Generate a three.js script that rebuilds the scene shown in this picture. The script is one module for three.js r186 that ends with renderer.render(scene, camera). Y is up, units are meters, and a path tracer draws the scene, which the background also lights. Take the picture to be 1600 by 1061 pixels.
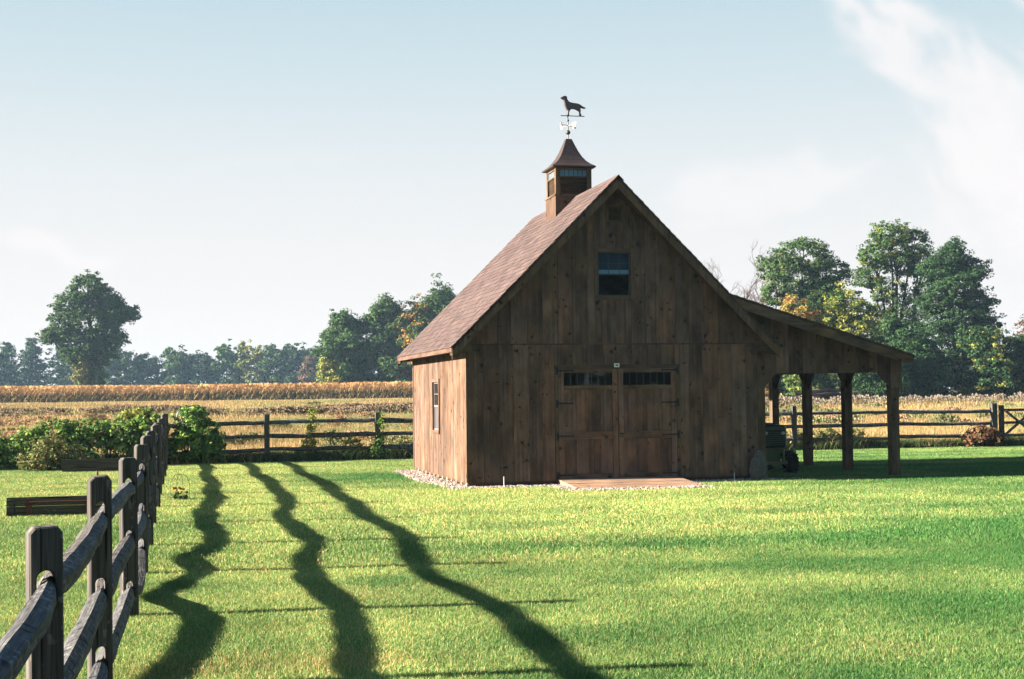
import * as THREE from 'three';
import { mergeGeometries, toCreasedNormals } from 'three/addons/utils/BufferGeometryUtils.js';
import { RoundedBoxGeometry } from 'three/addons/geometries/RoundedBoxGeometry.js';
import { TextGeometry } from 'three/addons/geometries/TextGeometry.js';
import { FontLoader } from 'three/addons/loaders/FontLoader.js';

// ---------------------------------------------------------------- camera, sky, sun, exposure
// x runs along the barn's gable wall, -z runs away from the camera along the fence; metres.
const D2R = Math.PI / 180;
const scene = new THREE.Scene();
const camera = new THREE.PerspectiveCamera(26.85, 1600 / 1061, 0.1, 6000);
camera.position.set(0, 1.656, 0);
camera.rotation.order = 'YXZ';
camera.rotation.set(2.205 * D2R, -13.217 * D2R, -0.679 * D2R);

const EXPOSURE = 6.0;
const renderer = new THREE.WebGLRenderer({ antialias: true });
renderer.toneMapping = THREE.LinearToneMapping;
renderer.toneMappingExposure = EXPOSURE;
renderer.shadowMap.enabled = true;

const SUN_EL = 19.2 * D2R, SUN_AZ = 5 * D2R;   // low sun from the left, a little behind the barn
const sunDir = new THREE.Vector3(-Math.cos(SUN_EL) * Math.cos(SUN_AZ), Math.sin(SUN_EL), -Math.cos(SUN_EL) * Math.sin(SUN_AZ));
const sun = new THREE.DirectionalLight(new THREE.Color().setRGB(1, 0.885, 0.76), 5);
sun.name = 'sun';
sun.position.copy(sunDir).multiplyScalar(120).add(new THREE.Vector3(10, 0, -30));
sun.target.position.set(10, 0, -30);
sun.castShadow = true;
sun.shadow.mapSize.set(4096, 4096);
Object.assign(sun.shadow.camera, { left: -60, right: 60, top: 60, bottom: -60, near: 1, far: 400 });
sun.shadow.radius = 1.5;
scene.add(sun, sun.target);

// ---------------------------------------------------------------- random numbers and noise
function mulberry(seed) {
  let s = seed | 0;
  return () => { s = (s + 0x6d2b79f5) | 0; let t = Math.imul(s ^ (s >>> 15), 1 | s); t = (t + Math.imul(t ^ (t >>> 7), 61 | t)) ^ t; return ((t ^ (t >>> 14)) >>> 0) / 4294967296; };
}
function hash2(x, y, seed) {
  let h = Math.imul(x, 374761393) + Math.imul(y, 668265263) + Math.imul(seed, 1442695041);
  h = Math.imul(h ^ (h >>> 13), 1274126177);
  return ((h ^ (h >>> 16)) >>> 0) / 4294967296;
}
const mod = (a, n) => ((a % n) + n) % n;
function vnoise(x, y, seed = 0, px = 0, py = 0) {
  let ix = Math.floor(x), iy = Math.floor(y);
  const fx = x - ix, fy = y - iy, u = fx * fx * (3 - 2 * fx), v = fy * fy * (3 - 2 * fy);
  let ix1 = ix + 1, iy1 = iy + 1;
  if (px) { ix = mod(ix, px); ix1 = mod(ix1, px); }
  if (py) { iy = mod(iy, py); iy1 = mod(iy1, py); }
  const a = hash2(ix, iy, seed), b = hash2(ix1, iy, seed), c = hash2(ix, iy1, seed), d = hash2(ix1, iy1, seed);
  return a + (b - a) * u + (c - a) * v + (a - b - c + d) * u * v;
}
const fbm = (x, y, seed, n = 4) => { let s = 0, w = 0.5, t = 0; for (let i = 0; i < n; i++) { s += w * vnoise(x, y, seed + i * 17); t += w; w *= 0.5; x *= 2.03; y *= 2.03; } return s / t; };
const clamp = THREE.MathUtils.clamp, lerp = THREE.MathUtils.lerp;
const sstep = (a, b, x) => { const t = clamp((x - a) / (b - a), 0, 1); return t * t * (3 - 2 * t); };

// ---------------------------------------------------------------- sky: hazy autumn air, thin cirrus
{
  const W = 2048, H = 1024, data = new Float32Array(W * H * 4);
  const stops = [[0, 0.93, 0.895, 0.88], [3, 0.925, 0.90, 0.89], [6, 0.88, 0.88, 0.88], [9, 0.80, 0.845, 0.865], [12, 0.68, 0.785, 0.83], [16, 0.54, 0.70, 0.78], [24, 0.24, 0.48, 0.70], [40, 0.085, 0.31, 0.63], [65, 0.036, 0.20, 0.53], [90, 0.026, 0.17, 0.48]];
  const air = (el) => {
    for (let i = 1; i < stops.length; i++) if (el <= stops[i][0]) {
      const t = (el - stops[i - 1][0]) / (stops[i][0] - stops[i - 1][0]);
      return [1, 2, 3].map((k) => lerp(stops[i - 1][k], stops[i][k], t));
    }
    return stops[stops.length - 1].slice(1);
  };
  // [azimuth from -z, elevation, length, breadth, tilt, strength, seed] in degrees
  const banks = [[30.2, 12.6, 4.8, 1.5, -0.62, 1.0, 1], [33, 9.0, 4.4, 3.2, -1.0, 0.95, 5], [32.5, 14.6, 2.6, 0.6, -0.45, 0.6, 7], [23.5, 8.3, 5.0, 1.4, 0.3, 0.6, 8], [-4.6, 6.2, 2.6, 0.5, -0.16, 0.85, 11], [4, 9.0, 3.0, 0.4, -0.1, 0.16, 13],
    [52, 15, 10, 4, -0.4, 0.9, 17], [75, 24, 14, 5, 0.3, 0.7, 21], [110, 14, 9, 3, -0.2, 0.7, 25], [150, 30, 16, 5, 0.4, 0.6, 29], [190, 18, 10, 3, -0.3, 0.7, 33], [235, 28, 14, 5, 0.2, 0.6, 37], [-40, 26, 12, 4, -0.3, 0.5, 41], [-65, 13, 8, 2, 0.1, 0.4, 45], [20, 38, 14, 5, 0.5, 0.6, 49], [-110, 40, 14, 5, 0.2, 0.5, 53]];
  for (let row = 0; row < H; row++) {
    const up = ((row + 0.5) / H - 0.5) * Math.PI, el = up / D2R;
    const base = el > 0 ? air(el) : [0.22, 0.22, 0.14];
    const y = Math.sin(up), c = Math.cos(up);
    for (let col = 0; col < W; col++) {
      const az = ((col + 0.5) / W - 0.5) * 2 * Math.PI, x = Math.cos(az) * c, z = Math.sin(az) * c;
      let r = base[0], g = base[1], b = base[2];
      if (el > 0) {
        const cs = x * sunDir.x + y * sunDir.y + z * sunDir.z, ang = Math.acos(clamp(cs, -1, 1)) / D2R;
        const glow = 0.5 * Math.exp(-ang / 16) + 0.05 * Math.exp(-ang / 45);
        r += glow * 1.0; g += glow * 0.92; b += glow * 0.78;
        // cirrus: feathery banks, each drawn out along its own wind direction
        const azd = Math.atan2(x, -z) / D2R;
        let m = 0;
        for (const [ba, be, su, sv, rot, w, sd] of banks) {
          let da = azd - ba; da -= 360 * Math.round(da / 360); da *= Math.cos(be * D2R); const de = el - be;
          if (Math.abs(da) > 3 * (su + sv) || Math.abs(de) > 3 * (su + sv)) continue;
          const c0 = Math.cos(rot), s0 = Math.sin(rot), u0 = da * c0 + de * s0, v0 = -da * s0 + de * c0;
          const wu = u0 + 2.2 * (fbm(u0 * 0.22 + sd, v0 * 0.22, 71, 3) - 0.5), wv = v0 + 2.6 * (fbm(u0 * 0.25 + 9, v0 * 0.25 + sd, 83, 3) - 0.5);
          const env = Math.exp(-((wu / su) ** 2) - ((wv / sv) ** 2));
          const str = 0.5 * fbm(wu * 0.20 + sd, wv * 0.95, 23, 5) + 0.3 * fbm(wu * 0.55, wv * 1.5 + sd, 37, 4) + 0.2 * fbm(wu * 1.4 + sd, wv * 1.6, 41, 3);
          const wisp = fbm(wu * 0.9 + sd, wv * 3.4, 47, 4);
          m = Math.max(m, w * sstep(0.18, 0.62, env * (0.05 + 1.15 * str + 0.95 * (wisp - 0.3))) * (0.62 + 0.9 * (str - 0.3)));
        }
        m = clamp(m, 0, 0.9) * sstep(0.5, 5, el);
        const lum = 0.985;
        r = lerp(r, lum, m); g = lerp(g, lum * 0.965, m); b = lerp(b, lum * 0.965, m);
      }
      const o = (row * W + col) * 4;
      data[o] = r / EXPOSURE; data[o + 1] = g / EXPOSURE; data[o + 2] = b / EXPOSURE; data[o + 3] = 1;
    }
  }
  const sky = new THREE.DataTexture(data, W, H, THREE.RGBAFormat, THREE.FloatType);
  sky.mapping = THREE.EquirectangularReflectionMapping;
  sky.magFilter = sky.minFilter = THREE.LinearFilter;
  sky.needsUpdate = true;
  scene.background = sky; scene.environment = sky;
}
scene.fog = new THREE.FogExp2(new THREE.Color().setRGB(0.50, 0.76, 1.0), 0.00021);

// ---------------------------------------------------------------- textures
function dataTexture(W, H, f, { srgb = true, repeat = [1, 1] } = {}) {
  const d = new Uint8Array(W * H * 4);
  for (let y = 0; y < H; y++) for (let x = 0; x < W; x++) {
    const c = f((x + 0.5) / W, (y + 0.5) / H), o = (y * W + x) * 4;
    d[o] = clamp(c[0], 0, 1) * 255; d[o + 1] = clamp(c[1], 0, 1) * 255; d[o + 2] = clamp(c[2], 0, 1) * 255; d[o + 3] = 255;
  }
  const t = new THREE.DataTexture(d, W, H, THREE.RGBAFormat);
  t.wrapS = t.wrapT = THREE.RepeatWrapping; t.magFilter = THREE.LinearFilter; t.minFilter = THREE.LinearMipmapLinearFilter; t.generateMipmaps = true;
  if (srgb) t.colorSpace = THREE.SRGBColorSpace;
  t.repeat.set(...repeat); t.needsUpdate = true;
  return t;
}
// knotty stained pine: 1.2 m across the grain, 3 m along it
function woodTexture(seed, { knots = 24, contrast = 0.24, knotDepth = 0.62 } = {}) {
  const rng = mulberry(seed), ks = [];
  for (let i = 0; i < knots; i++) ks.push([rng(), rng(), 0.012 + 0.026 * rng() * rng(), rng() * 6.28, rng() < 0.5, (rng() - 0.5) * 2.2, 0.45 + 0.5 * rng()]);
  return dataTexture(512, 1024, (u, v) => {
    let du = 0, dark = 0;
    const rag = vnoise(u * 80, v * 160, seed + 8, 80, 160) - 0.5;
    for (const [ku, kv, kr, ph, flame, rot, sq] of ks) {
      let x = u - ku, y = v - kv; x -= Math.round(x); y -= Math.round(y);
      x *= 1.2; y *= 3;
      if (Math.abs(y) > 0.5 || Math.abs(x) > 0.25) continue;
      const d2 = (x * x + y * y * 0.12) / (kr * kr);
      du += Math.exp(-d2 * 0.20) * Math.sign(x) * kr * 0.7 * Math.exp(-Math.abs(x) / (kr * 3));
      const c = Math.cos(rot), q = Math.sin(rot), p1 = x * c + y * q, p2 = (-x * q + y * c) / sq;
      const d = Math.sqrt(p1 * p1 + p2 * p2) / (kr * (1 + 0.22 * Math.sin(Math.atan2(p2, p1) * 3 + ph) + 0.5 * rag));
      dark = Math.max(dark, knotDepth * (1 - sstep(0.55, 1.35, d)), 0.22 * knotDepth * (1 - sstep(1.0, 3.0, d)));
      if (flame) {   // dark grain sweeping away from the knot to one side
        const t = p1 * Math.sign(Math.sin(ph) + 0.01) / kr;
        if (t > 0) dark = Math.max(dark, 0.75 * knotDepth * Math.exp(-t / 2.6) * (1 - sstep(0.35, 1.1, Math.abs(p2 + 0.3 * kr * rag * 4) / (kr * (0.75 + 0.12 * t)))));
      }
    }
    const gu = u + du;
    const g = 0.40 * vnoise(gu * 80, v * 4, seed + 1, 80, 4) + 0.25 * vnoise(gu * 190, v * 9, seed + 2, 190, 9) + 0.35 * vnoise(gu * 24, v * 2, seed + 3, 24, 2);
    const blotch = vnoise(u * 7, v * 9, seed + 4, 7, 9) * 0.5 + vnoise(u * 16, v * 19, seed + 5, 16, 19) * 0.3 + vnoise(u * 40, v * 44, seed + 7, 40, 44) * 0.2;
    const streak = sstep(0.66, 0.92, vnoise(gu * 50, v * 2, seed + 6, 50, 2));
    const l = (0.80 + contrast * (g - 0.5) + 0.46 * (blotch - 0.5) - 0.08 * streak) * (1 - dark), w = vnoise(u * 5, v * 6, seed + 9, 5, 6) - 0.5;
    return [l * (1 + 0.07 * w), l * 0.985, l * (0.95 - 0.10 * w)];
  }, { repeat: [1 / 1.2, 1 / 3] });
}
const texPineA = woodTexture(11), texPineB = woodTexture(29, { knots: 30, contrast: 0.28 });
// grey weathered timber with checks: 0.6 m x 1.5 m
const texGrey = dataTexture(256, 512, (u, v) => {
  const g = 0.45 * vnoise(u * 70, v * 6, 51, 70, 6) + 0.35 * vnoise(u * 130, v * 12, 52, 130, 12) + 0.2 * vnoise(u * 24, v * 4, 53, 24, 4);
  const check = sstep(0.80, 0.92, vnoise(u * 46, v * 3, 54, 46, 3));
  const lichen = sstep(0.70, 0.85, vnoise(u * 26, v * 60, 55, 26, 60)) * sstep(0.5, 0.7, vnoise(u * 5, v * 9, 56, 5, 9));
  const l = 0.70 + 0.5 * (g - 0.5) - 0.38 * check + 0.28 * lichen;
  return [l, l, l * 0.985];
}, { repeat: [1 / 0.6, 1 / 1.5] });
// bark-less split rail: cracks that run round the rail as well as along it
const texRail = dataTexture(256, 1024, (u, v) => {
  const g = 0.5 * vnoise(u * 40, v * 40, 61, 40, 40) + 0.5 * vnoise(u * 60, v * 10, 62, 60, 10);
  const ring = sstep(0.72, 0.83, vnoise(u * 5, v * 58, 63, 5, 58) * 0.7 + vnoise(u * 12, v * 150, 64, 12, 150) * 0.3);
  const lichen = sstep(0.66, 0.8, vnoise(u * 20, v * 90, 65, 20, 90)) * sstep(0.45, 0.7, vnoise(u * 3, v * 9, 66, 3, 9));
  const l = 0.70 + 0.42 * (g - 0.5) - 0.34 * ring + 0.25 * lichen;
  return [l, l, l * 0.99];
}, { repeat: [1, 1 / 2.6] });
const texGrain = dataTexture(256, 256, (u, v) => {
  const g = 0.5 * vnoise(u * 128, v * 128, 91, 128, 128) + 0.3 * vnoise(u * 48, v * 48, 92, 48, 48) + 0.2 * vnoise(u * 14, v * 14, 93, 14, 14);
  const l = 0.78 + 0.5 * (g - 0.5);
  return [l, l, l];
});
const texStone = texGrain.clone(); texStone.repeat.set(1.6, 1.6); texStone.needsUpdate = true;
const texShingle = texGrain.clone(); texShingle.repeat.set(1.1, 1.1); texShingle.needsUpdate = true;
const texGround = dataTexture(512, 512, (u, v) => {
  const n = 0.4 * vnoise(u * 200, v * 200, 95, 200, 200) + 0.35 * vnoise(u * 60, v * 60, 96, 60, 60) + 0.25 * vnoise(u * 12, v * 12, 97, 12, 12);
  const l = 0.72 + 0.6 * (n - 0.5);
  return [l, l, l * 0.95];
}, { repeat: [1 / 3, 1 / 3] });

// ---------------------------------------------------------------- materials (linear base colours)
const lin = (r, g, b) => new THREE.Color().setRGB(r, g, b);
const std = (c, o = {}) => new THREE.MeshPhysicalMaterial({ color: lin(...c), roughness: 0.85, specularIntensity: (o.roughness ?? 0.85) < 0.6 ? 1 : 0.25, ...o });   // matt, dusty surfaces shine little
const wood = (c, tex, o = {}) => std(c, { map: tex, bumpMap: tex, bumpScale: 0.0012, roughness: 0.88, ...o });
const M = {
  boards: [
    wood([0.192, 0.121, 0.089], texPineA), wood([0.156, 0.102, 0.073], texPineB), wood([0.231, 0.148, 0.108], texPineA),
    wood([0.172, 0.116, 0.089], texPineB), wood([0.129, 0.082, 0.060], texPineA), wood([0.213, 0.128, 0.090], texPineB),
  ],
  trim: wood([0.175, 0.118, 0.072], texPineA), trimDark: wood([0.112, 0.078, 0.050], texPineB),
  fascia: wood([0.163, 0.103, 0.083], texPineB),
  sheath: std([0.067, 0.048, 0.033]), beam: wood([0.165, 0.115, 0.068], texPineB), skid: wood([0.107, 0.073, 0.047], texPineA),
  shingle: std([0.148, 0.104, 0.094], { map: texShingle, bumpMap: texShingle, bumpScale: 0.002, vertexColors: true, roughness: 0.95 }),
  iron: std([0.008, 0.008, 0.009], { roughness: 0.55, metalness: 0.4 }),
  glass: new THREE.MeshPhysicalMaterial({ color: lin(0.86, 0.94, 0.96), roughness: 0.02, transmission: 1, thickness: 0, ior: 1.5, specularIntensity: 1 }),
  skyTinted: new THREE.MeshPhysicalMaterial({ color: lin(0.22, 0.50, 0.66), roughness: 0.75, transmission: 0.7, thickness: 0 }),  // sky light in the cupola panes put into the glass colour
  sash: std([0.133, 0.127, 0.120], { roughness: 0.5 }), sashDark: std([0.033, 0.040, 0.047], { roughness: 0.5 }),
  shade: std([0.032, 0.056, 0.082]), lightBand: std([0.20, 0.34, 0.42]),  // blues for an added panel and strip that paint light in the gable panes
  copper: std([0.105, 0.066, 0.048], { roughness: 0.5, metalness: 0.45, map: texGrain }),
  vane: std([0.093, 0.067, 0.067], { roughness: 0.42, metalness: 0.6 }), vaneBright: std([0.413, 0.267, 0.220], { roughness: 0.3, metalness: 0.8 }),
  ramp: wood([0.50, 0.315, 0.21], texPineB), rampGrey: wood([0.37, 0.27, 0.205], texPineA),
  post: [wood([0.155, 0.139, 0.127], texGrey, { bumpScale: 0.003 }), wood([0.140, 0.127, 0.120], texGrey, { bumpScale: 0.003 }), wood([0.172, 0.156, 0.142], texGrey, { bumpScale: 0.002 })],
  rail: [wood([0.178, 0.177, 0.181], texRail, { bumpScale: 0.006 }), wood([0.152, 0.150, 0.151], texRail, { bumpScale: 0.006 }), wood([0.164, 0.150, 0.138], texRail, { bumpScale: 0.006 })],
  pit: [wood([0.150, 0.135, 0.095], texGrey), wood([0.120, 0.108, 0.078], texGrey)],
  rust: std([0.16, 0.062, 0.042], { roughness: 0.7, metalness: 0.3, map: texGrain }),
  stone: std([0.165, 0.152, 0.132], { map: texStone, bumpMap: texStone, bumpScale: 0.012 }),
  gravel: std([0.267, 0.230, 0.213], { vertexColors: true }),
  white: std([0.62, 0.61, 0.58], { roughness: 0.5 }),
  green: std([0.008, 0.037, 0.015], { roughness: 0.32 }), black: std([0.008, 0.008, 0.008], { roughness: 0.8 }), yellow: std([0.333, 0.220, 0.020], { roughness: 0.45 }), grey: std([0.067, 0.067, 0.067], { roughness: 0.6 }),
  bark: std([0.057, 0.045, 0.035], { map: texGrain, roughness: 0.95 }), barkPale: std([0.150, 0.112, 0.102], { map: texGrain, roughness: 0.95 }),
  leaf: new THREE.MeshPhysicalMaterial({ color: 0xffffff, vertexColors: true, roughness: 0.75, specularIntensity: 0.18, transmission: 0.38, thickness: 0, side: THREE.DoubleSide }),
  grass: new THREE.MeshPhysicalMaterial({ color: 0xffffff, vertexColors: true, roughness: 0.7, specularIntensity: 0.2, transmission: 0.36, thickness: 0, side: THREE.DoubleSide }),
  dry: new THREE.MeshPhysicalMaterial({ color: 0xffffff, vertexColors: true, roughness: 0.9, specularIntensity: 0.15, transmission: 0.28, thickness: 0, side: THREE.DoubleSide }),
  lawn: std([0.033, 0.041, 0.015], { map: texGround, roughness: 1 }), field: std([0.20, 0.145, 0.068], { map: texGround, roughness: 1 }), bed: std([0.113, 0.097, 0.083], { map: texGround, roughness: 1 }),
};

// ---------------------------------------------------------------- helpers
const taken = new Map();
function numbered(name) { const n = taken.get(name) ?? 0; taken.set(name, n + 1); return n ? `${name}_${String(n).padStart(3, '0')}` : name; }
const lit = (o) => { o.castShadow = o.receiveShadow = true; return o; };
function tag(o, label, category, group, kind) {
  o.userData.label = label; o.userData.category = category;
  if (group) o.userData.group = group;
  if (kind) o.userData.kind = kind;
  return o;
}
function thing(name, label, category, [x, y, z] = [0, 0, 0], turn = 0, group) {
  const o = new THREE.Group(); o.name = numbered(name); o.position.set(x, y, z); o.rotation.y = turn; scene.add(o);
  return tag(o, label, category, group);
}
function part(parent, name, geometry, material) { const m = lit(new THREE.Mesh(geometry, material)); m.name = name; parent.add(m); return m; }
function section(parent, name) { const g = new THREE.Group(); g.name = name; parent.add(g); return g; }
const uvRng = mulberry(4242);
// metric uv by the face's own direction; the grain follows one axis
function boxUV(g0, axis = 1, off = null) {
  const g = g0.index ? g0.toNonIndexed() : g0, p = g.attributes.position, uv = new Float32Array(p.count * 2);
  const [ou, ov] = off ?? [uvRng() * 7, uvRng() * 7];
  const a = new THREE.Vector3(), b = new THREE.Vector3(), c = new THREE.Vector3(), n = new THREE.Vector3();
  for (let i = 0; i < p.count; i += 3) {
    a.fromBufferAttribute(p, i); b.fromBufferAttribute(p, i + 1); c.fromBufferAttribute(p, i + 2);
    n.copy(b).sub(a).cross(c.clone().sub(a));
    const w = [Math.abs(n.x), Math.abs(n.y), Math.abs(n.z)], d = w.indexOf(Math.max(...w)), rest = [0, 1, 2].filter((k) => k !== d);
    const va = rest.includes(axis) ? axis : rest[1], ua = rest.find((k) => k !== va);
    [a, b, c].forEach((q, k) => { uv[(i + k) * 2] = q.getComponent(ua) + ou + d * 0.37; uv[(i + k) * 2 + 1] = q.getComponent(va) + ov; });
  }
  g.setAttribute('uv', new THREE.BufferAttribute(uv, 2));
  return g;
}
// a box from corner to corner with metric uv
function bx(x0, x1, y0, y1, z0, z1, axis = 1) {
  const g = new THREE.BoxGeometry(x1 - x0, y1 - y0, z1 - z0); g.translate((x0 + x1) / 2, (y0 + y1) / 2, (z0 + z1) / 2);
  return boxUV(g, axis);
}
function slabPoly(pts, z0, z1, axis = 1, holes = []) {
  const s = new THREE.Shape(pts.map(([x, y]) => new THREE.Vector2(x, y)));
  for (const h of holes) s.holes.push(new THREE.Path(h.map(([x, y]) => new THREE.Vector2(x, y))));
  const g = new THREE.ExtrudeGeometry(s, { depth: z1 - z0, bevelEnabled: false, steps: 1 }); g.translate(0, 0, z0);
  return boxUV(g, axis);
}
const rectPts = (x0, x1, y0, y1) => [[x0, y0], [x1, y0], [x1, y1], [x0, y1]];
// clip a convex polygon to the half plane nx*x + ny*y <= c
function clip(poly, nx, ny, c) {
  const out = [];
  for (let i = 0; i < poly.length; i++) {
    const p = poly[i], q = poly[(i + 1) % poly.length], dp = nx * p[0] + ny * p[1] - c, dq = nx * q[0] + ny * q[1] - c;
    if (dp <= 0) out.push(p);
    if ((dp < 0 && dq > 0) || (dp > 0 && dq < 0)) { const t = dp / (dp - dq); out.push([p[0] + (q[0] - p[0]) * t, p[1] + (q[1] - p[1]) * t]); }
  }
  return out;
}
const clean = (g) => { for (const k of Object.keys(g.attributes)) if (!['position', 'normal', 'uv'].includes(k)) g.deleteAttribute(k); return g.index ? g.toNonIndexed() : g; };
const merge = (list) => mergeGeometries(list.map(clean));
function tube(points, radii, sides = 6) {   // tapered tube through points
  const n = points.length, pos = [], idx = [], uv = [];
  const T = new THREE.Vector3(), U = new THREE.Vector3(), V = new THREE.Vector3();
  let len = 0;
  for (let i = 0; i < n; i++) {
    T.copy(points[Math.min(i + 1, n - 1)]).sub(points[Math.max(i - 1, 0)]).normalize();
    U.set(Math.abs(T.y) > 0.9 ? 1 : 0, Math.abs(T.y) > 0.9 ? 0 : 1, 0).cross(T).normalize(); V.copy(T).cross(U);
    if (i) len += points[i].distanceTo(points[i - 1]);
    for (let k = 0; k <= sides; k++) {
      const a = (k / sides) * Math.PI * 2, c = Math.cos(a) * radii[i], s = Math.sin(a) * radii[i];
      pos.push(points[i].x + U.x * c + V.x * s, points[i].y + U.y * c + V.y * s, points[i].z + U.z * c + V.z * s); uv.push(k / sides, len);
      if (i && k) { const r = sides + 1, q = (i - 1) * r + k - 1; idx.push(q, q + 1, q + r, q + 1, q + r + 1, q + r); }
    }
  }
  const g = new THREE.BufferGeometry();
  g.setAttribute('position', new THREE.Float32BufferAttribute(pos, 3)); g.setAttribute('uv', new THREE.Float32BufferAttribute(uv, 2)); g.setIndex(idx); g.computeVertexNormals();
  return g;
}
const sheet = (x0, x1, y0, y1, z) => { const g = new THREE.PlaneGeometry(x1 - x0, y1 - y0); g.translate((x0 + x1) / 2, (y0 + y1) / 2, z); return g; };
const v3 = (x, y, z) => new THREE.Vector3(x, y, z);

// ---------------------------------------------------------------- site
const A0 = 4.985, F = 24.75, W = 5.5, D = 5.73;         // barn: left front corner, gable width, depth
const groundY = (x, b) => 0.92 * sstep(38, 112, b) + 0.35 * sstep(150, 420, b) + (b > 42 ? 0.10 * sstep(42, 60, b) * (vnoise(x * 0.035, b * 0.035, 301) - 0.5) : 0);
{
  // field sheet to the horizon
  const bs = [-400, -60, -10, 20, 36]; for (let b = 40; b < 200; b += 4) bs.push(b); bs.push(210, 240, 280, 330, 420, 600, 1000, 2000, 4500);
  const xs = [-3000, -800, -300, -160]; for (let x = -110; x <= 190; x += 6) xs.push(x); xs.push(260, 400, 900, 3000);
  const pos = [], uv = [], idx = [];
  bs.forEach((b, j) => xs.forEach((x, i) => {
    pos.push(x, groundY(x, b) - 0.02, -b); uv.push(x, b);
    if (i && j) { const n = xs.length, q = (j - 1) * n + i - 1; idx.push(q, q + 1, q + n, q + 1, q + n + 1, q + n); }
  }));
  const g = new THREE.BufferGeometry();
  g.setAttribute('position', new THREE.Float32BufferAttribute(pos, 3)); g.setAttribute('uv', new THREE.Float32BufferAttribute(uv, 2)); g.setIndex(idx); g.computeVertexNormals();
  const field = lit(new THREE.Mesh(g, M.field)); field.name = 'field'; scene.add(field);
  tag(field, 'dry golden meadow ground reaching from the fence to the far trees', 'field', null, 'structure');
  const lg = new THREE.PlaneGeometry(74, 54, 1, 1); lg.rotateX(-Math.PI / 2); lg.translate(17, 0, -9.9);
  const lg2 = boxUV(lg, 2, [0, 0]);
  const lawn = lit(new THREE.Mesh(lg2, M.lawn)); lawn.name = 'lawn'; scene.add(lawn);
  tag(lawn, 'mown green lawn soil in front of and around the barn', 'lawn', null, 'structure');
}

// ---------------------------------------------------------------- the barn
const barn = thing('barn', 'brown board barn with steep shingled roof, double doors and open lean-to', 'barn', [A0, 0, -F]);
const WB = 0.100, BAND = 2.545, APEX = 5.58, OF = 0.325, OE = 0.30, BD = 0.024;
const bRng = mulberry(77);
// vertical boards over a region; holes cut out; top given by a list of half planes
function boardWall(parent, x0, x1, y0, y1, { widths = [0.24, 0.31], cuts = [], holes = [], seed = 1, name = 'siding_board' } = {}) {
  const rng = mulberry(seed), edges = [x0];
  let x = x0;
  while (x < x1 - 0.12) { x += lerp(widths[0], widths[1], rng()); edges.push(Math.min(x, x1)); }
  if (edges[edges.length - 1] < x1 - 0.01) edges.push(x1);
  for (const h of holes) for (const e of [h[0], h[1]]) if (!edges.some((q) => Math.abs(q - e) < 0.03)) edges.push(e);
  edges.sort((a, b) => a - b);
  for (let i = 1; i < edges.length; i++) {
    const a = edges[i - 1] + 0.0022, b = edges[i] - 0.0022, mid = (a + b) / 2;
    let spans = [[y0, y1]];
    for (const [hx0, hx1, hy0, hy1] of holes) if (mid > hx0 - 0.015 && mid < hx1 + 0.015) spans = spans.flatMap(([s, t]) => [[s, Math.min(t, hy0)], [Math.max(s, hy1), t]].filter(([p, q]) => q - p > 0.01));
    const material = M.boards[Math.floor(rng() * M.boards.length)], t = BD + (rng() - 0.5) * 0.005;
    for (const [s, e] of spans) {
      let poly = rectPts(a, b, s, e);
      for (const c of cuts) poly = clip(poly, ...c);
      if (poly.length > 2) part(parent, name, slabPoly(poly, 0, t), material);
    }
  }
}
const DOOR = [1.60, 3.985, WB, 2.17], GW = [2.37, 3.13, 3.35, 4.29], GV = [2.60, 2.94, 4.76, 5.10];
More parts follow.
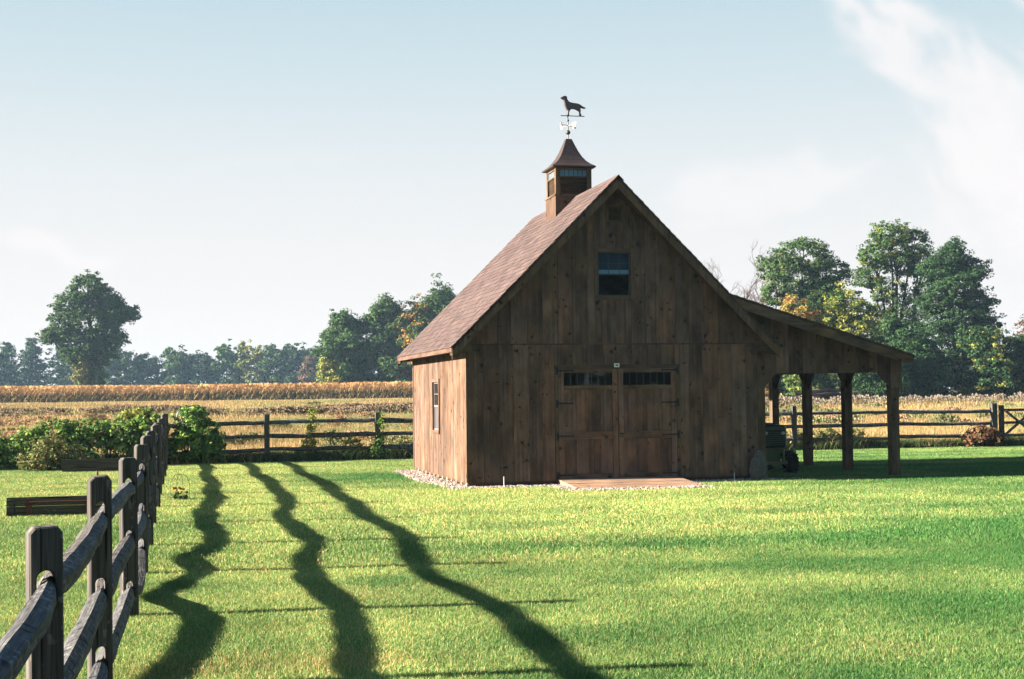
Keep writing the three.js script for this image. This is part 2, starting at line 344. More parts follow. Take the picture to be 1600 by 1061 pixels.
{
  // front wall: sheathing with real openings, boards in two lifts, band between
  const fw = section(barn, 'front_wall');
  const roofCuts = [[-1, 1, APEX - W / 2 - 0.078], [1, 1, APEX + W / 2 - 0.078]];
  part(fw, 'sheathing', slabPoly([[0, 0.06], [W, 0.06], [W, 2.745], [W / 2, 5.495], [0, 2.745]], -0.10, -0.003, 1,
    [rectPts(1.69, 3.88, 0.14, 2.08), rectPts(2.45, 3.05, 3.43, 4.21), rectPts(2.66, 2.88, 4.82, 5.04)]), M.sheath);
  boardWall(fw, 0.0, W, WB, BAND - 0.006, { holes: [DOOR], seed: 5 });
  boardWall(fw, 0.0, W, BAND + 0.010, 5.6, { cuts: roofCuts, holes: [GW, GV], seed: 9 });
  part(fw, 'drip_strip', bx(0, W, BAND - 0.010, BAND + 0.014, 0.006, BD + 0.012, 0), M.trimDark);
  part(fw, 'corner_trim', bx(-BD - 0.002, 0.0, WB, 2.42, -0.07, BD + 0.002), M.trim);
  // left wall
  const lw = section(barn, 'left_wall'); lw.position.set(0, 0, -D); lw.rotation.y = -Math.PI / 2;
  const LW = [D - 3.36, D - 2.58, 0.90, 1.98];
  part(lw, 'sheathing', slabPoly(rectPts(0.1, D - 0.1, 0.06, 2.50), -0.10, -0.003, 1, [rectPts(LW[0] + 0.07, LW[1] - 0.07, LW[2] + 0.08, LW[3] - 0.07)]), M.sheath);
  boardWall(lw, 0.02, D - 0.072, WB, 2.44, { holes: [LW], seed: 15 });
  part(lw, 'corner_trim', bx(-0.06, 0.018, WB, 2.42, 0.001, BD + 0.012), M.trim);
  // far and right walls
  const rw = section(barn, 'right_wall'); rw.position.set(W, 0, 0); rw.rotation.y = Math.PI / 2;
  part(rw, 'sheathing', bx(0.1, D - 0.1, 0.06, 2.50, -0.10, -0.003), M.sheath);
  boardWall(rw, 0.0, D, WB, 2.44, { seed: 21 });
  const kw = section(barn, 'rear_wall'); kw.position.set(W, 0, -D); kw.rotation.y = Math.PI;
  part(kw, 'sheathing', slabPoly([[0, 0.06], [W, 0.06], [W, 2.745], [W / 2, 5.495], [0, 2.745]], -0.10, -0.003), M.sheath);
  boardWall(kw, 0, W, WB, 5.6, { cuts: roofCuts, seed: 25 });
  part(barn, 'floor', bx(0.05, W - 0.05, 0.04, 0.10, -D + 0.05, -0.05, 0), M.sheath);
  part(barn, 'loft_floor', bx(0.1, W - 0.1, 2.46, 2.52, -D + 0.1, -0.1, 0), M.sheath);
  // runners and joist ends under the sill
  const base = section(barn, 'foundation');
  for (const x of [0.10, 1.8, 3.6, W - 0.2]) part(base, 'runner', bx(x, x + 0.1, -0.02, 0.058, -D + 0.06, -0.09, 2), M.skid);
  for (let z = -0.10; z > -D; z -= 0.47) part(base, 'joist_end', bx(-0.005, 0.09, 0.0, 0.097, z - 0.08, z, 0), M.ramp);
}
// roof
{
  const roof = section(barn, 'roof'), s2 = Math.SQRT1_2, zf = OF, zb = -D - OF;
  const slopeLen = (W / 2 + 0.335) / s2;
  // a slope's shingle courses: local x along the ridge, y up the slope, z out
  function courses(len, run, seed, exposure = 0.142) {
    const rng = mulberry(seed), list = [];
    for (let y = 0, k = 0; y < run; y += exposure, k++) {
      let x = -rng() * 0.3;
      while (x < len) {
        const w = 0.17 + rng() * 0.20, a = Math.max(0, x) + 0.0025, b = Math.min(len, x + w) - 0.0025, top = Math.min(run, y + exposure * 1.25), t = 0.009 + rng() * 0.006;
        if (b - a > 0.02) {
          const g = new THREE.BoxGeometry(b - a, top - y, t); g.translate((a + b) / 2, (y + top) / 2 + (rng() - 0.5) * 0.004, t / 2);
          const p = g.attributes.position; for (let i = 0; i < p.count; i++) p.setZ(i, p.getZ(i) + 0.011 * (1 - (p.getY(i) - y) / (top - y)));
          const h = boxUV(g, 1), n = h.attributes.position.count, c = 0.70 + 0.55 * rng() * (0.55 + 0.45 * rng()), tintR = 1 + 0.10 * (rng() - 0.5);
          h.setAttribute('color', new THREE.BufferAttribute(new Float32Array(n * 3).map((_, i) => c * (i % 3 ? 1 : tintR)), 3));
          h.computeVertexNormals(); list.push(h);
        }
        x += w;
      }
    }
    return mergeGeometries(list);
  }
  function slope(parent, x, y, yaw, pitch, len, run, seed) {   // (x, y) the eave's lower edge
    const deck = bx(0, len, 0, run, -0.035, 0, 0);
    const m = new THREE.Matrix4().makeRotationY(yaw).multiply(new THREE.Matrix4().makeRotationX(pitch - Math.PI / 2));
    const put = (o) => { o.applyMatrix4(m); return o; };
    part(parent, 'roof_deck', put(deck), M.trimDark).position.set(x, y, yaw < 0 ? zb : zf);
    const sh = part(parent, 'shingles', put(courses(len, run, seed)), M.shingle); sh.position.set(x, y, yaw < 0 ? zb : zf); sh.userData.kind = 'stuff';
  }
  const len = zf - zb, y0 = APEX - (W / 2 + 0.335) - 0.02;
  slope(roof, -0.335, y0, -Math.PI / 2, Math.PI / 4, len, slopeLen, 31);
  slope(roof, W + 0.335, y0, Math.PI / 2, Math.PI / 4, len, slopeLen, 33);
  part(roof, 'ridge_cap', (() => {
    const list = [], rng = mulberry(5);
    for (let z = zb; z < zf - 0.02; z += 0.16) for (const s of [-1, 1]) {
      const g = new THREE.BoxGeometry(0.15, 0.008, 0.2); g.translate(s * 0.07, 0, 0); g.rotateZ(-s * Math.PI / 4); g.translate(W / 2, APEX + 0.006 + 0.004 * rng(), z + 0.09);
      const h = boxUV(g, 2), c = 0.85 + 0.25 * rng(); h.setAttribute('color', new THREE.BufferAttribute(new Float32Array(h.attributes.position.count * 3).fill(c), 3)); list.push(h);
    }
    return mergeGeometries(list);
  })(), M.shingle);
  // rake boards, eave fascia, soffits, returns
  for (const [z0, z1] of [[zf - 0.028, zf], [zb, zb + 0.028]]) {
    const ty = APEX - 0.035, h = 0.195;
    for (const s of [-1, 1]) {
      const e = W / 2 + 0.325;
      const pts = [[W / 2, ty], [W / 2, ty - h], [W / 2 + s * e, ty - h - e], [W / 2 + s * e, ty - e]];
      part(roof, 'rake_board', slabPoly(s > 0 ? pts : pts.reverse(), z0, z1, 1), M.trim);
    }
    for (const s of [-1, 1]) {
      const xw = s < 0 ? 0 : W, xo = s < 0 ? -0.31 : W + 0.34, yb = 2.405;
      const pts = [[xo, yb], [xw - s * 0.035, yb], [xw - s * 0.035, 2.68], [xo, 2.68 - 0.30 - 0.03 * (s > 0 ? 1.4 : 1)]];
      const zz = z0 > 0 ? [0.03, z0 - 0.001] : [z1 + 0.001, -D - 0.03];
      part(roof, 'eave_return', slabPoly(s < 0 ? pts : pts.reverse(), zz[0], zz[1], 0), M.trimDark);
    }
  }
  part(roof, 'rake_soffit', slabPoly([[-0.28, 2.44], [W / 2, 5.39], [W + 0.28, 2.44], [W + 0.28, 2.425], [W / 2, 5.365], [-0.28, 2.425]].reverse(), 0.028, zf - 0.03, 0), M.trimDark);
  for (const s of [-1, 1]) {
    const x = s < 0 ? -0.335 : W + 0.31;
    part(roof, 'fascia_board', bx(x, x + 0.025, 2.405, 2.515, zb + 0.03, zf - 0.03, 2), M.fascia);
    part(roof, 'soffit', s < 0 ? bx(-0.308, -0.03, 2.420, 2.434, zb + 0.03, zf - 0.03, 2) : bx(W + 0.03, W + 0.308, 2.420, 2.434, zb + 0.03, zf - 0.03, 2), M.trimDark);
  }
  // ---- lean-to
  const lean = section(barn, 'lean_to');
  const LX = 8.56, LY = 2.33, LT = 4.87, LTY = 3.47, sl = (LTY - LY) / (LX - LT), ang = Math.atan(sl), run = (LX - LT) / Math.cos(ang), roofY = (x) => LY + (LX - x) * sl;
  const m = new THREE.Matrix4().makeRotationY(Math.PI / 2).multiply(new THREE.Matrix4().makeRotationX(ang - Math.PI / 2));
  const deck = part(lean, 'roof_deck', bx(0, len, 0, run, -0.035, 0, 0).applyMatrix4(m), M.trimDark); deck.position.set(LX, LY - 0.03, zf);
  const sh = part(lean, 'shingles', courses(len, run, 39).applyMatrix4(m), M.shingle); sh.position.set(LX, LY - 0.03, zf); sh.userData.kind = 'stuff';
  for (const [z0, z1] of [[zf - 0.027, zf - 0.001], [zb + 0.001, zb + 0.027]]) part(lean, 'rake_board', slabPoly([[LX - 0.005, LY - 0.04], [4.98, roofY(4.98) - 0.04], [4.98, roofY(4.98) - 0.235], [LX - 0.19, roofY(LX - 0.19) - 0.235], [LX - 0.005, LY - 0.13]].reverse(), z0, z1, 0), M.trim);
  part(lean, 'fascia_board', bx(LX - 0.03, LX - 0.006, LY - 0.14, LY - 0.045, zb + 0.03, zf - 0.03, 2), M.fascia);
  part(lean, 'rake_soffit', slabPoly([[5.0, roofY(5.0) - 0.09], [8.4, roofY(8.4) - 0.09], [8.4, roofY(8.4) - 0.105], [5.0, roofY(5.0) - 0.105]].reverse(), 0.03, zf - 0.03, 0), M.trimDark);
  // gable boards over the opening, with the cut corners
  const lo = (x) => (x < 5.88 ? 1.745 + (x - 5.65) * 1.04 : x > 7.95 ? 1.98 - (x - 7.95) * 1.1 : 1.985);
  const edges = [5.505, 5.65, 5.88, 6.14, 6.42, 6.69, 6.97, 7.26, 7.51, 7.78, 7.95, 8.22, 8.455], lr = mulberry(91);
  for (let i = 1; i < edges.length; i++) {
    const a = edges[i - 1] + 0.002, b = edges[i] - 0.002, yl0 = a < 5.64 ? 0.5 : a > 8.2 ? 1.69 : lo(a), yl1 = a < 5.64 ? 0.5 : a > 8.2 ? 1.69 : lo(b);
    if (a < 5.64) continue;
    part(lean, 'siding_board', slabPoly([[a, yl0], [b, yl1], [b, roofY(b) - 0.11], [a, roofY(a) - 0.11]], 0.0, BD + (lr() - 0.5) * 0.004), M.boards[Math.floor(lr() * 6)]);
  }
  part(lean, 'siding_board', slabPoly([[5.03, roofY(5.03) - 0.11], [5.03, 3.22], [5.645, 2.62], [5.645, roofY(5.645) - 0.11]], 0.0, BD), M.boards[4]);
  part(lean, 'wall_post', bx(5.506, 5.648, 0.0, 2.9, -0.115, 0.026), M.beam);
  for (const z of [-0.004, -1.96, -3.84, -5.60]) {
    const px = z === -0.004 ? 8.23 : 8.24, w = 0.165;
    part(lean, 'post', bx(px, px + w, -0.05, 2.14, z - w, z), M.beam);
    if (z < -0.1) for (const s of [-1, 1]) {   // bracket boards either side of the post under the outer beam
      const g = slabPoly([[0, 0], [s * 0.30, 0.33], [0, 0.33]].sort(() => 0), -0.02, 0.02); g.rotateY(Math.PI / 2); g.translate(px + w / 2, 1.70, z - w / 2 - s * w * 0.5);
      part(lean, 'bracket', g, M.trimDark);
    } else { const g = slabPoly([[0, 0], [0.3, 0.33], [0, 0.33]], -0.02, 0.02); g.rotateY(Math.PI / 2); g.translate(px + w / 2, 1.70, z - w); part(lean, 'bracket', g, M.trimDark); }
  }
  part(lean, 'outer_beam', bx(8.25, 8.39, 2.025, 2.20, -D, -0.03, 2), M.beam);
  part(lean, 'front_beam', bx(5.65, 8.24, 2.0, 2.16, -0.10, -0.004, 0), M.beam);
  part(lean, 'rear_beam', bx(5.65, 8.24, 2.0, 2.16, -D, -D + 0.1, 0), M.beam);
  for (let z = -0.55; z > -D + 0.2; z -= 0.61) {
    const g = bx(0, (8.35 - 5.52) / Math.cos(ang), -0.13, 0, z - 0.04, z, 0); g.rotateZ(-ang); g.translate(5.52, roofY(5.52) - 0.08, 0);
    part(lean, 'rafter', g, M.beam);
  }
}
// ---- doors
{
  const dz = BD + 0.006;
  const casing = section(barn, 'door_casing');
  part(casing, 'side_casing', bx(1.605, 1.668, WB, 2.105, 0.0, BD + 0.014), M.trim);
  part(casing, 'side_casing', bx(3.905, 3.982, WB, 2.105, 0.0, BD + 0.014), M.trim);
  part(casing, 'head_casing', bx(1.605, 3.982, 2.107, 2.172, 0.0, BD + 0.016, 0), M.trimDark);
  for (const [x0, x1, side] of [[1.672, 2.780, -1], [2.792, 3.900, 1]]) {
    const d = section(barn, 'door');
    const s = 0.095, y0 = 0.125, y1 = 2.10;
    part(d, 'stile', bx(x0, x0 + s, y0, y1, 0, dz), M.boards[2]);
    part(d, 'stile', bx(x1 - s, x1, y0, y1, 0, dz), M.boards[2]);
    for (const [r0, r1] of [[y0, 0.205], [0.83, 0.965], [1.725, 1.80], [2.03, y1]]) part(d, 'rail', bx(x0 + s + 0.002, x1 - s - 0.002, r0, r1, 0, dz - 0.001, 0), r0 > 1 ? M.trim : M.boards[side > 0 ? 1 : 0]);
    const rng = mulberry(side > 0 ? 61 : 63);
    for (const [r0, r1] of [[0.207, 0.828], [0.967, 1.723]]) {
      const n = 4, w = (x1 - x0 - 2 * s) / n;
      for (let i = 0; i < n; i++) part(d, 'panel_board', bx(x0 + s + i * w + 0.001, x0 + s + (i + 1) * w - 0.001, r0, r1, -0.02, 0.008), M.boards[Math.floor(rng() * 6)]);
    }
    part(d, 'pane', sheet(x0 + s, x1 - s, 1.80, 2.03, 0.006), M.glass);
    for (let i = 1; i < 7; i++) { const x = x0 + s + ((x1 - x0 - 2 * s) * i) / 7; part(d, 'muntin', bx(x - 0.006, x + 0.006, 1.80, 2.03, 0.011, 0.020), M.sashDark); }
    for (const y of [2.07, 1.48, 0.89, 0.19]) {
      const h = side < 0 ? x0 : x1, k = side < 0 ? 1 : -1;
      const strap = new THREE.Shape([[0, -0.016], [0.24, -0.010], [0.265, -0.018], [0.285, 0], [0.265, 0.018], [0.24, 0.010], [0, 0.016]].map(([x, q]) => new THREE.Vector2(x * k, q)));
      const g1 = boxUV(new THREE.ExtrudeGeometry(strap, { depth: 0.007, bevelEnabled: false })); g1.translate(h, y, dz + 0.001);
      const g2 = bx(h - k * 0.035 - 0.018, h - k * 0.035 + 0.018, y - 0.075, y + 0.065, BD + 0.015, BD + 0.024);
      const g3 = boxUV(new THREE.CylinderGeometry(0.011, 0.011, 0.07, 8)); g3.translate(h - k * 0.006, y, dz + 0.010);
      part(d, 'hinge', merge([g1, g2, g3]), M.iron);
    }
    if (side > 0) {
      const g1 = boxUV(new THREE.TorusGeometry(0.026, 0.006, 6, 14)); g1.translate(x0 + 0.055, 0.885, dz + 0.012);
      const g2 = bx(x0 + 0.015, x0 + 0.09, 0.915, 0.935, dz + 0.001, dz + 0.012);
      part(d, 'latch', merge([g1, g2]), M.iron);
    }
  }
  // small white enamel plate over the doors
  const pl = part(barn, 'nameplate', bx(2.715, 2.815, 2.125, 2.197, BD + 0.017, BD + 0.024), M.white);
  const em = new THREE.CylinderGeometry(0.5, 0.5, 0.004, 20); em.rotateX(Math.PI / 2); em.scale(0.052, 0.026, 1); em.translate(2.765, 2.161, BD + 0.027);
  part(pl, 'emblem', boxUV(em), std([0.020, 0.047, 0.033]));
}
// ---- windows and vents
{
  const gw = section(barn, 'gable_window'), z = BD + 0.012;
  part(gw, 'side_casing', bx(2.372, 2.435, 3.352, 4.288, 0, z), M.trim); part(gw, 'side_casing', bx(3.065, 3.128, 3.352, 4.288, 0, z), M.trim);
  part(gw, 'head_casing', bx(2.437, 3.063, 4.225, 4.288, 0, z, 0), M.trim); part(gw, 'sill', bx(2.437, 3.063, 3.352, 3.415, 0, z + 0.012, 0), M.trim);
  const sx0 = 2.437, sx1 = 3.063, yb = 3.417, yt = 4.223, ym = 3.815;
  part(gw, 'sash_frame', merge([bx(sx0, sx0 + 0.022, yb, yt, -0.01, 0.012), bx(sx1 - 0.022, sx1, yb, yt, -0.01, 0.012), bx(sx0 + 0.022, sx1 - 0.022, yt - 0.022, yt, -0.01, 0.012, 0), bx(sx0 + 0.022, sx1 - 0.022, yb, yb + 0.025, -0.01, 0.012, 0), bx(sx0 + 0.022, sx1 - 0.022, ym - 0.012, ym + 0.012, -0.01, 0.016, 0)]), M.sashDark);
  part(gw, 'pane', sheet(sx0 + 0.022, sx1 - 0.022, ym + 0.012, yt - 0.022, -0.004), M.glass);
  part(gw, 'pane', sheet(sx0 + 0.022, sx1 - 0.022, yb + 0.025, ym - 0.012, -0.014), M.glass);
  for (const x of [2.646, 2.854]) part(gw, 'muntin', bx(x - 0.006, x + 0.006, ym + 0.012, yt - 0.022, 0.001, 0.009), M.sashDark);
  part(gw, 'muntin', bx(sx0 + 0.022, sx1 - 0.022, 4.015, 4.027, 0.001, 0.008, 0), M.sashDark);
  part(gw, 'added_pane_panel', bx(sx0 - 0.01, sx1 + 0.01, 3.905, 4.23, -0.062, -0.058), M.shade);  // added panel behind the glass, darkens the upper panes
  part(gw, 'painted_light_band', bx(sx0 - 0.01, sx1 + 0.01, 3.822, 3.904, -0.064, -0.056), M.lightBand);  // pale strip painted for the band of light across the panes
  // louvred vent under the peak
  const gv = section(barn, 'gable_vent');
  part(gv, 'frame', merge([bx(2.602, 2.655, 4.762, 5.098, 0, z), bx(2.885, 2.938, 4.762, 5.098, 0, z), bx(2.655, 2.885, 5.045, 5.098, 0, z, 0), bx(2.655, 2.885, 4.762, 4.815, 0, z, 0)]), M.trim);
  for (let i = 0; i < 6; i++) { const g = bx(2.655, 2.885, -0.022, 0.022, -0.004, 0.004, 0); g.rotateX(0.7); g.translate(0, 4.838 + i * 0.037, 0.004); part(gv, 'louvre', g, M.trimDark); }
  // window in the left wall
  const lw = section(barn, 'side_window'); lw.position.set(0, 0, -D); lw.rotation.y = -Math.PI / 2;
  const x0 = D - 3.36, x1 = D - 2.58, y0 = 0.90, y1 = 1.98, c = 0.065;
  part(lw, 'side_casing', bx(x0 + 0.002, x0 + c, y0 + 0.002, y1 - 0.002, 0, 0.05), M.boards[5]); part(lw, 'side_casing', bx(x1 - c, x1 - 0.002, y0 + 0.002, y1 - 0.002, 0, 0.05), M.boards[5]);
  part(lw, 'head_casing', bx(x0 + c, x1 - c, y1 - c, y1 - 0.002, 0, 0.05, 0), M.boards[5]); part(lw, 'sill', bx(x0 + c, x1 - c, y0 + 0.002, y0 + c, 0, 0.056, 0), M.boards[5]);
  const a = x0 + c, b = x1 - c, d0 = y0 + c, d1 = y1 - c, dm = (d0 + d1) / 2;
  part(lw, 'sash_frame', merge([bx(a, a + 0.03, d0, d1, -0.02, 0.012), bx(b - 0.03, b, d0, d1, -0.02, 0.012), bx(a + 0.03, b - 0.03, d1 - 0.03, d1, -0.02, 0.012, 0), bx(a + 0.03, b - 0.03, d0, d0 + 0.035, -0.02, 0.012, 0), bx(a + 0.03, b - 0.03, dm - 0.02, dm + 0.02, -0.02, 0.018, 0)]), M.sash);
  part(lw, 'pane', sheet(a + 0.03, b - 0.03, dm + 0.02, d1 - 0.03, -0.006), M.glass);
  part(lw, 'pane', sheet(a + 0.03, b - 0.03, d0 + 0.035, dm - 0.02, -0.016), M.glass);
  for (const t of [1 / 3, 2 / 3]) part(lw, 'muntin', bx(lerp(a, b, t) - 0.007, lerp(a, b, t) + 0.007, dm + 0.02, d1 - 0.03, -0.001, 0.010), M.sash);
  part(lw, 'muntin', bx(a + 0.03, b - 0.03, lerp(dm, d1, 0.5) - 0.007, lerp(dm, d1, 0.5) + 0.007, -0.001, 0.009, 0), M.sash);
  part(lw, 'insect_screen', bx(a + 0.03, b - 0.03, d0 + 0.035, dm - 0.02, -0.004, -0.002), new THREE.MeshStandardMaterial({ color: lin(0.075, 0.07, 0.075), roughness: 0.9, transparent: true, opacity: 0.75 }));
}
// ---- cupola
{
  const cu = section(barn, 'cupola'); cu.position.set(W / 2 - 0.03, 0, -2.87);
  const h = 0.372, walls = [0, 1, 2, 3];
  part(cu, 'base', bx(-h - 0.012, h + 0.012, 4.95, 5.60, -h - 0.012, h + 0.012), M.boards[4]);
  part(cu, 'base_moulding', bx(-h - 0.03, h + 0.03, 5.602, 5.632, -h - 0.03, h + 0.03, 0), M.trim);
  for (const sx of [-1, 1]) for (const sz of [-1, 1]) { const w = 0.095; part(cu, 'corner_post', bx(sx < 0 ? -h : h - w, sx < 0 ? -h + w : h, 5.633, 6.168, sz < 0 ? -h : h - w, sz < 0 ? -h + w : h), M.trim); }
  for (const k of walls) {
    const face = (g) => { g.rotateY((k * Math.PI) / 2); return g; };
    part(cu, 'head_rail', face(bx(-h + 0.097, h - 0.097, 6.128, 6.167, h - 0.05, h - 0.004, 0)), M.trim);
    part(cu, 'mid_rail', face(bx(-h + 0.097, h - 0.097, 5.975, 6.000, h - 0.05, h - 0.004, 0)), M.trim);
    part(cu, 'pane', face(sheet(-h + 0.097, h - 0.097, 6.001, 6.127, h - 0.030)), M.skyTinted);
    for (let i = 1; i < 6; i++) { const x = lerp(-h + 0.097, h - 0.097, i / 6); part(cu, 'muntin', face(bx(x - 0.005, x + 0.005, 6.001, 6.127, h - 0.025, h - 0.014)), M.sashDark); }
    for (let i = 0; i < 8; i++) { const g = bx(-h + 0.097, h - 0.097, -0.026, 0.026, -0.0045, 0.0045, 0); g.rotateX(0.75); g.translate(0, 5.656 + i * 0.0425, h - 0.045); part(cu, 'louvre', face(g), M.trimDark); }
  }
  part(cu, 'inner_box', bx(-0.24, 0.24, 5.64, 5.96, -0.24, 0.24), M.sheath);
  const prof = [[0.0, 6.170], [0.405, 6.170], [0.445, 6.178], [0.447, 6.204], [0.36, 6.262], [0.285, 6.335], [0.222, 6.425], [0.168, 6.53], [0.118, 6.65], [0.072, 6.77], [0.058, 6.805], [0, 6.81]];
  const g = new THREE.LatheGeometry(prof.map(([r, y]) => new THREE.Vector2(r * Math.SQRT2, y)), 4, Math.PI / 4);
  const gg = boxUV(g); gg.computeVertexNormals();
  part(cu, 'cupola_roof', gg, M.copper);
}
// ---- weather vane on the cupola
{
  const font = await new FontLoader().loadAsync('fonts/droid/droid_sans_bold.typeface.json');
  const vane = thing('weather_vane', 'copper weather vane with a standing dog above the roof cupola', 'weather vane', [A0 + W / 2 - 0.03, 6.80, -F - 2.87]);
  const cyl = (r, h, y) => { const g = new THREE.CylinderGeometry(r, r, h, 10); g.translate(0, y, 0); return boxUV(g); };
  part(vane, 'spindle', merge([cyl(0.011, 0.50, 0.25)]), M.vane);
  const ball = (r, y) => { const g = new THREE.SphereGeometry(r, 18, 12); g.translate(0, y, 0); return boxUV(g); };
  part(vane, 'ball', ball(0.048, 0.145), M.copper); part(vane, 'ball', ball(0.026, 0.39), M.vane);
  const arms = [0, 1, 2, 3].map((k) => { const g = new THREE.CylinderGeometry(0.007, 0.007, 0.17, 6); g.rotateZ(Math.PI / 2); g.translate(0.085, 0.285, 0); g.rotateY((k * Math.PI) / 2 + 0.5); return boxUV(g); });
  part(vane, 'direction_arms', merge(arms), M.vaneBright);
  ['N', 'E', 'S', 'W'].forEach((ch, k) => {
    const g = new TextGeometry(ch, { font, size: 0.085, depth: 0.012, curveSegments: 4, bevelEnabled: false }); g.computeBoundingBox();
    g.translate(-(g.boundingBox.max.x + g.boundingBox.min.x) / 2, -0.042, -0.006);
    const o = part(vane, 'direction_letter', boxUV(g), M.vaneBright), a = (k * Math.PI) / 2 + 0.5;
    o.position.set(Math.cos(a) * 0.185, 0.285, -Math.sin(a) * 0.185); o.rotation.y = a > 1.6 && a < 4.7 ? a + Math.PI : a;
  });
  const bar = new THREE.CylinderGeometry(0.009, 0.009, 0.50, 8); bar.rotateZ(Math.PI / 2); bar.translate(0.10, 0.485, 0);
  part(vane, 'cross_bar', boxUV(bar), M.vane);
  const dog = [[257, 117], [262, 112], [270, 110], [280, 104], [292, 104], [301, 109], [304, 126], [313, 141], [330, 149], [350, 152], [372, 154], [392, 159], [404, 167], [420, 177], [440, 185], [430, 190], [414, 188], [401, 182], [399, 195], [401, 206], [399, 220], [405, 236], [405, 241], [390, 241], [391, 224], [388, 210], [376, 204], [360, 196], [342, 194], [326, 200], [319, 214], [315, 229], [317, 241], [300, 241], [303, 226], [304, 208], [293, 188], [285, 168], [282, 150], [278, 134], [268, 127], [259, 123]];
  const shp = new THREE.Shape(dog.map(([x, y]) => new THREE.Vector2((x - 312) * 0.0029, (241 - y) * 0.0029)).reverse());
  const dg = new THREE.ExtrudeGeometry(shp, { depth: 0.030, bevelEnabled: true, bevelThickness: 0.022, bevelSize: 0.010, bevelOffset: -0.010, bevelSegments: 3, curveSegments: 4 });
  dg.translate(0.012, 0.492, -0.015);
  part(vane, 'dog_figure', boxUV(dg), M.vane);
}
// ---- ramp, stone, stakes
{
  const ramp = thing('wooden_ramp', 'low wooden plank ramp in front of the double doors', 'ramp', [A0 + 2.76, 0, -F + 0.05]);
  const Wd = 1.13, L = 1.42, h0 = 0.125, h1 = 0.035, n = 10;
  for (let i = 0; i < n; i++) {
    const z0 = (i / n) * L + 0.003, z1 = ((i + 1) / n) * L - 0.003, g = bx(-Wd, Wd, -0.03, 0, z0, z1, 0), p = g.attributes.position;
    for (let k = 0; k < p.count; k++) p.setY(k, p.getY(k) + lerp(h0, h1, p.getZ(k) / L));
    g.computeVertexNormals();
    part(ramp, 'plank', g, i % 3 === 1 ? M.rampGrey : M.ramp);
  }
  for (const x of [-Wd + 0.01, 0, Wd - 0.05]) { const g = slabPoly([[0, 0], [L - 0.02, 0], [L - 0.02, 0.008], [0, h0 - 0.032]], 0, 0.04, 0); g.rotateY(-Math.PI / 2); g.translate(x + 0.04, 0, 0); part(ramp, 'stringer', g, M.ramp); }
  const st = new THREE.IcosahedronGeometry(1, 12), p = st.attributes.position, q = new THREE.Vector3();
  for (let i = 0; i < p.count; i++) {
    q.fromBufferAttribute(p, i);
    const n1 = fbm(q.x * 1.7 + q.z + 5, q.y * 1.9 + 3, 131, 4) - 0.5, lay = 0.02 * Math.sin(q.y * 26 + 3 * n1);
    const ry = q.y > 0 ? 0.32 : 0.30, sx = 0.185 * (1 + 0.10 * q.y * -1);
    p.setXYZ(i, q.x * (sx + 0.05 * n1 + lay * 0.25), q.y * (ry + 0.05 * n1) + 0.03 * q.x, q.z * (0.10 + 0.05 * n1 + lay * 0.25));
  }
  st.computeVertexNormals();
  const stone = thing('standing_stone', 'upright grey slab of rough stone by the barn corner', 'stone', [A0 + 5.42, 0.25, -F + 0.20], 0.2);
  part(stone, 'slab', boxUV(st), M.stone);
  for (const [x, z, h, label] of [[0.60, 0.22, 0.20, 'thin pale marker stake standing left of the wooden ramp'], [4.90, 0.30, 0.17, 'thin pale marker stake standing between ramp and standing stone']]) {
    const o = thing('marker_stake', label, 'stake', [A0 + x, 0, -F + z], 0, 'thin stakes before the gable wall');
    const g = new THREE.CylinderGeometry(0.0055, 0.0065, h, 8); g.translate(0, h / 2, 0); part(o, 'rod', boxUV(g), M.white);
    const c = new THREE.SphereGeometry(0.008, 8, 6); c.translate(0, h, 0); part(o, 'cap', boxUV(c), M.white);
  }
}
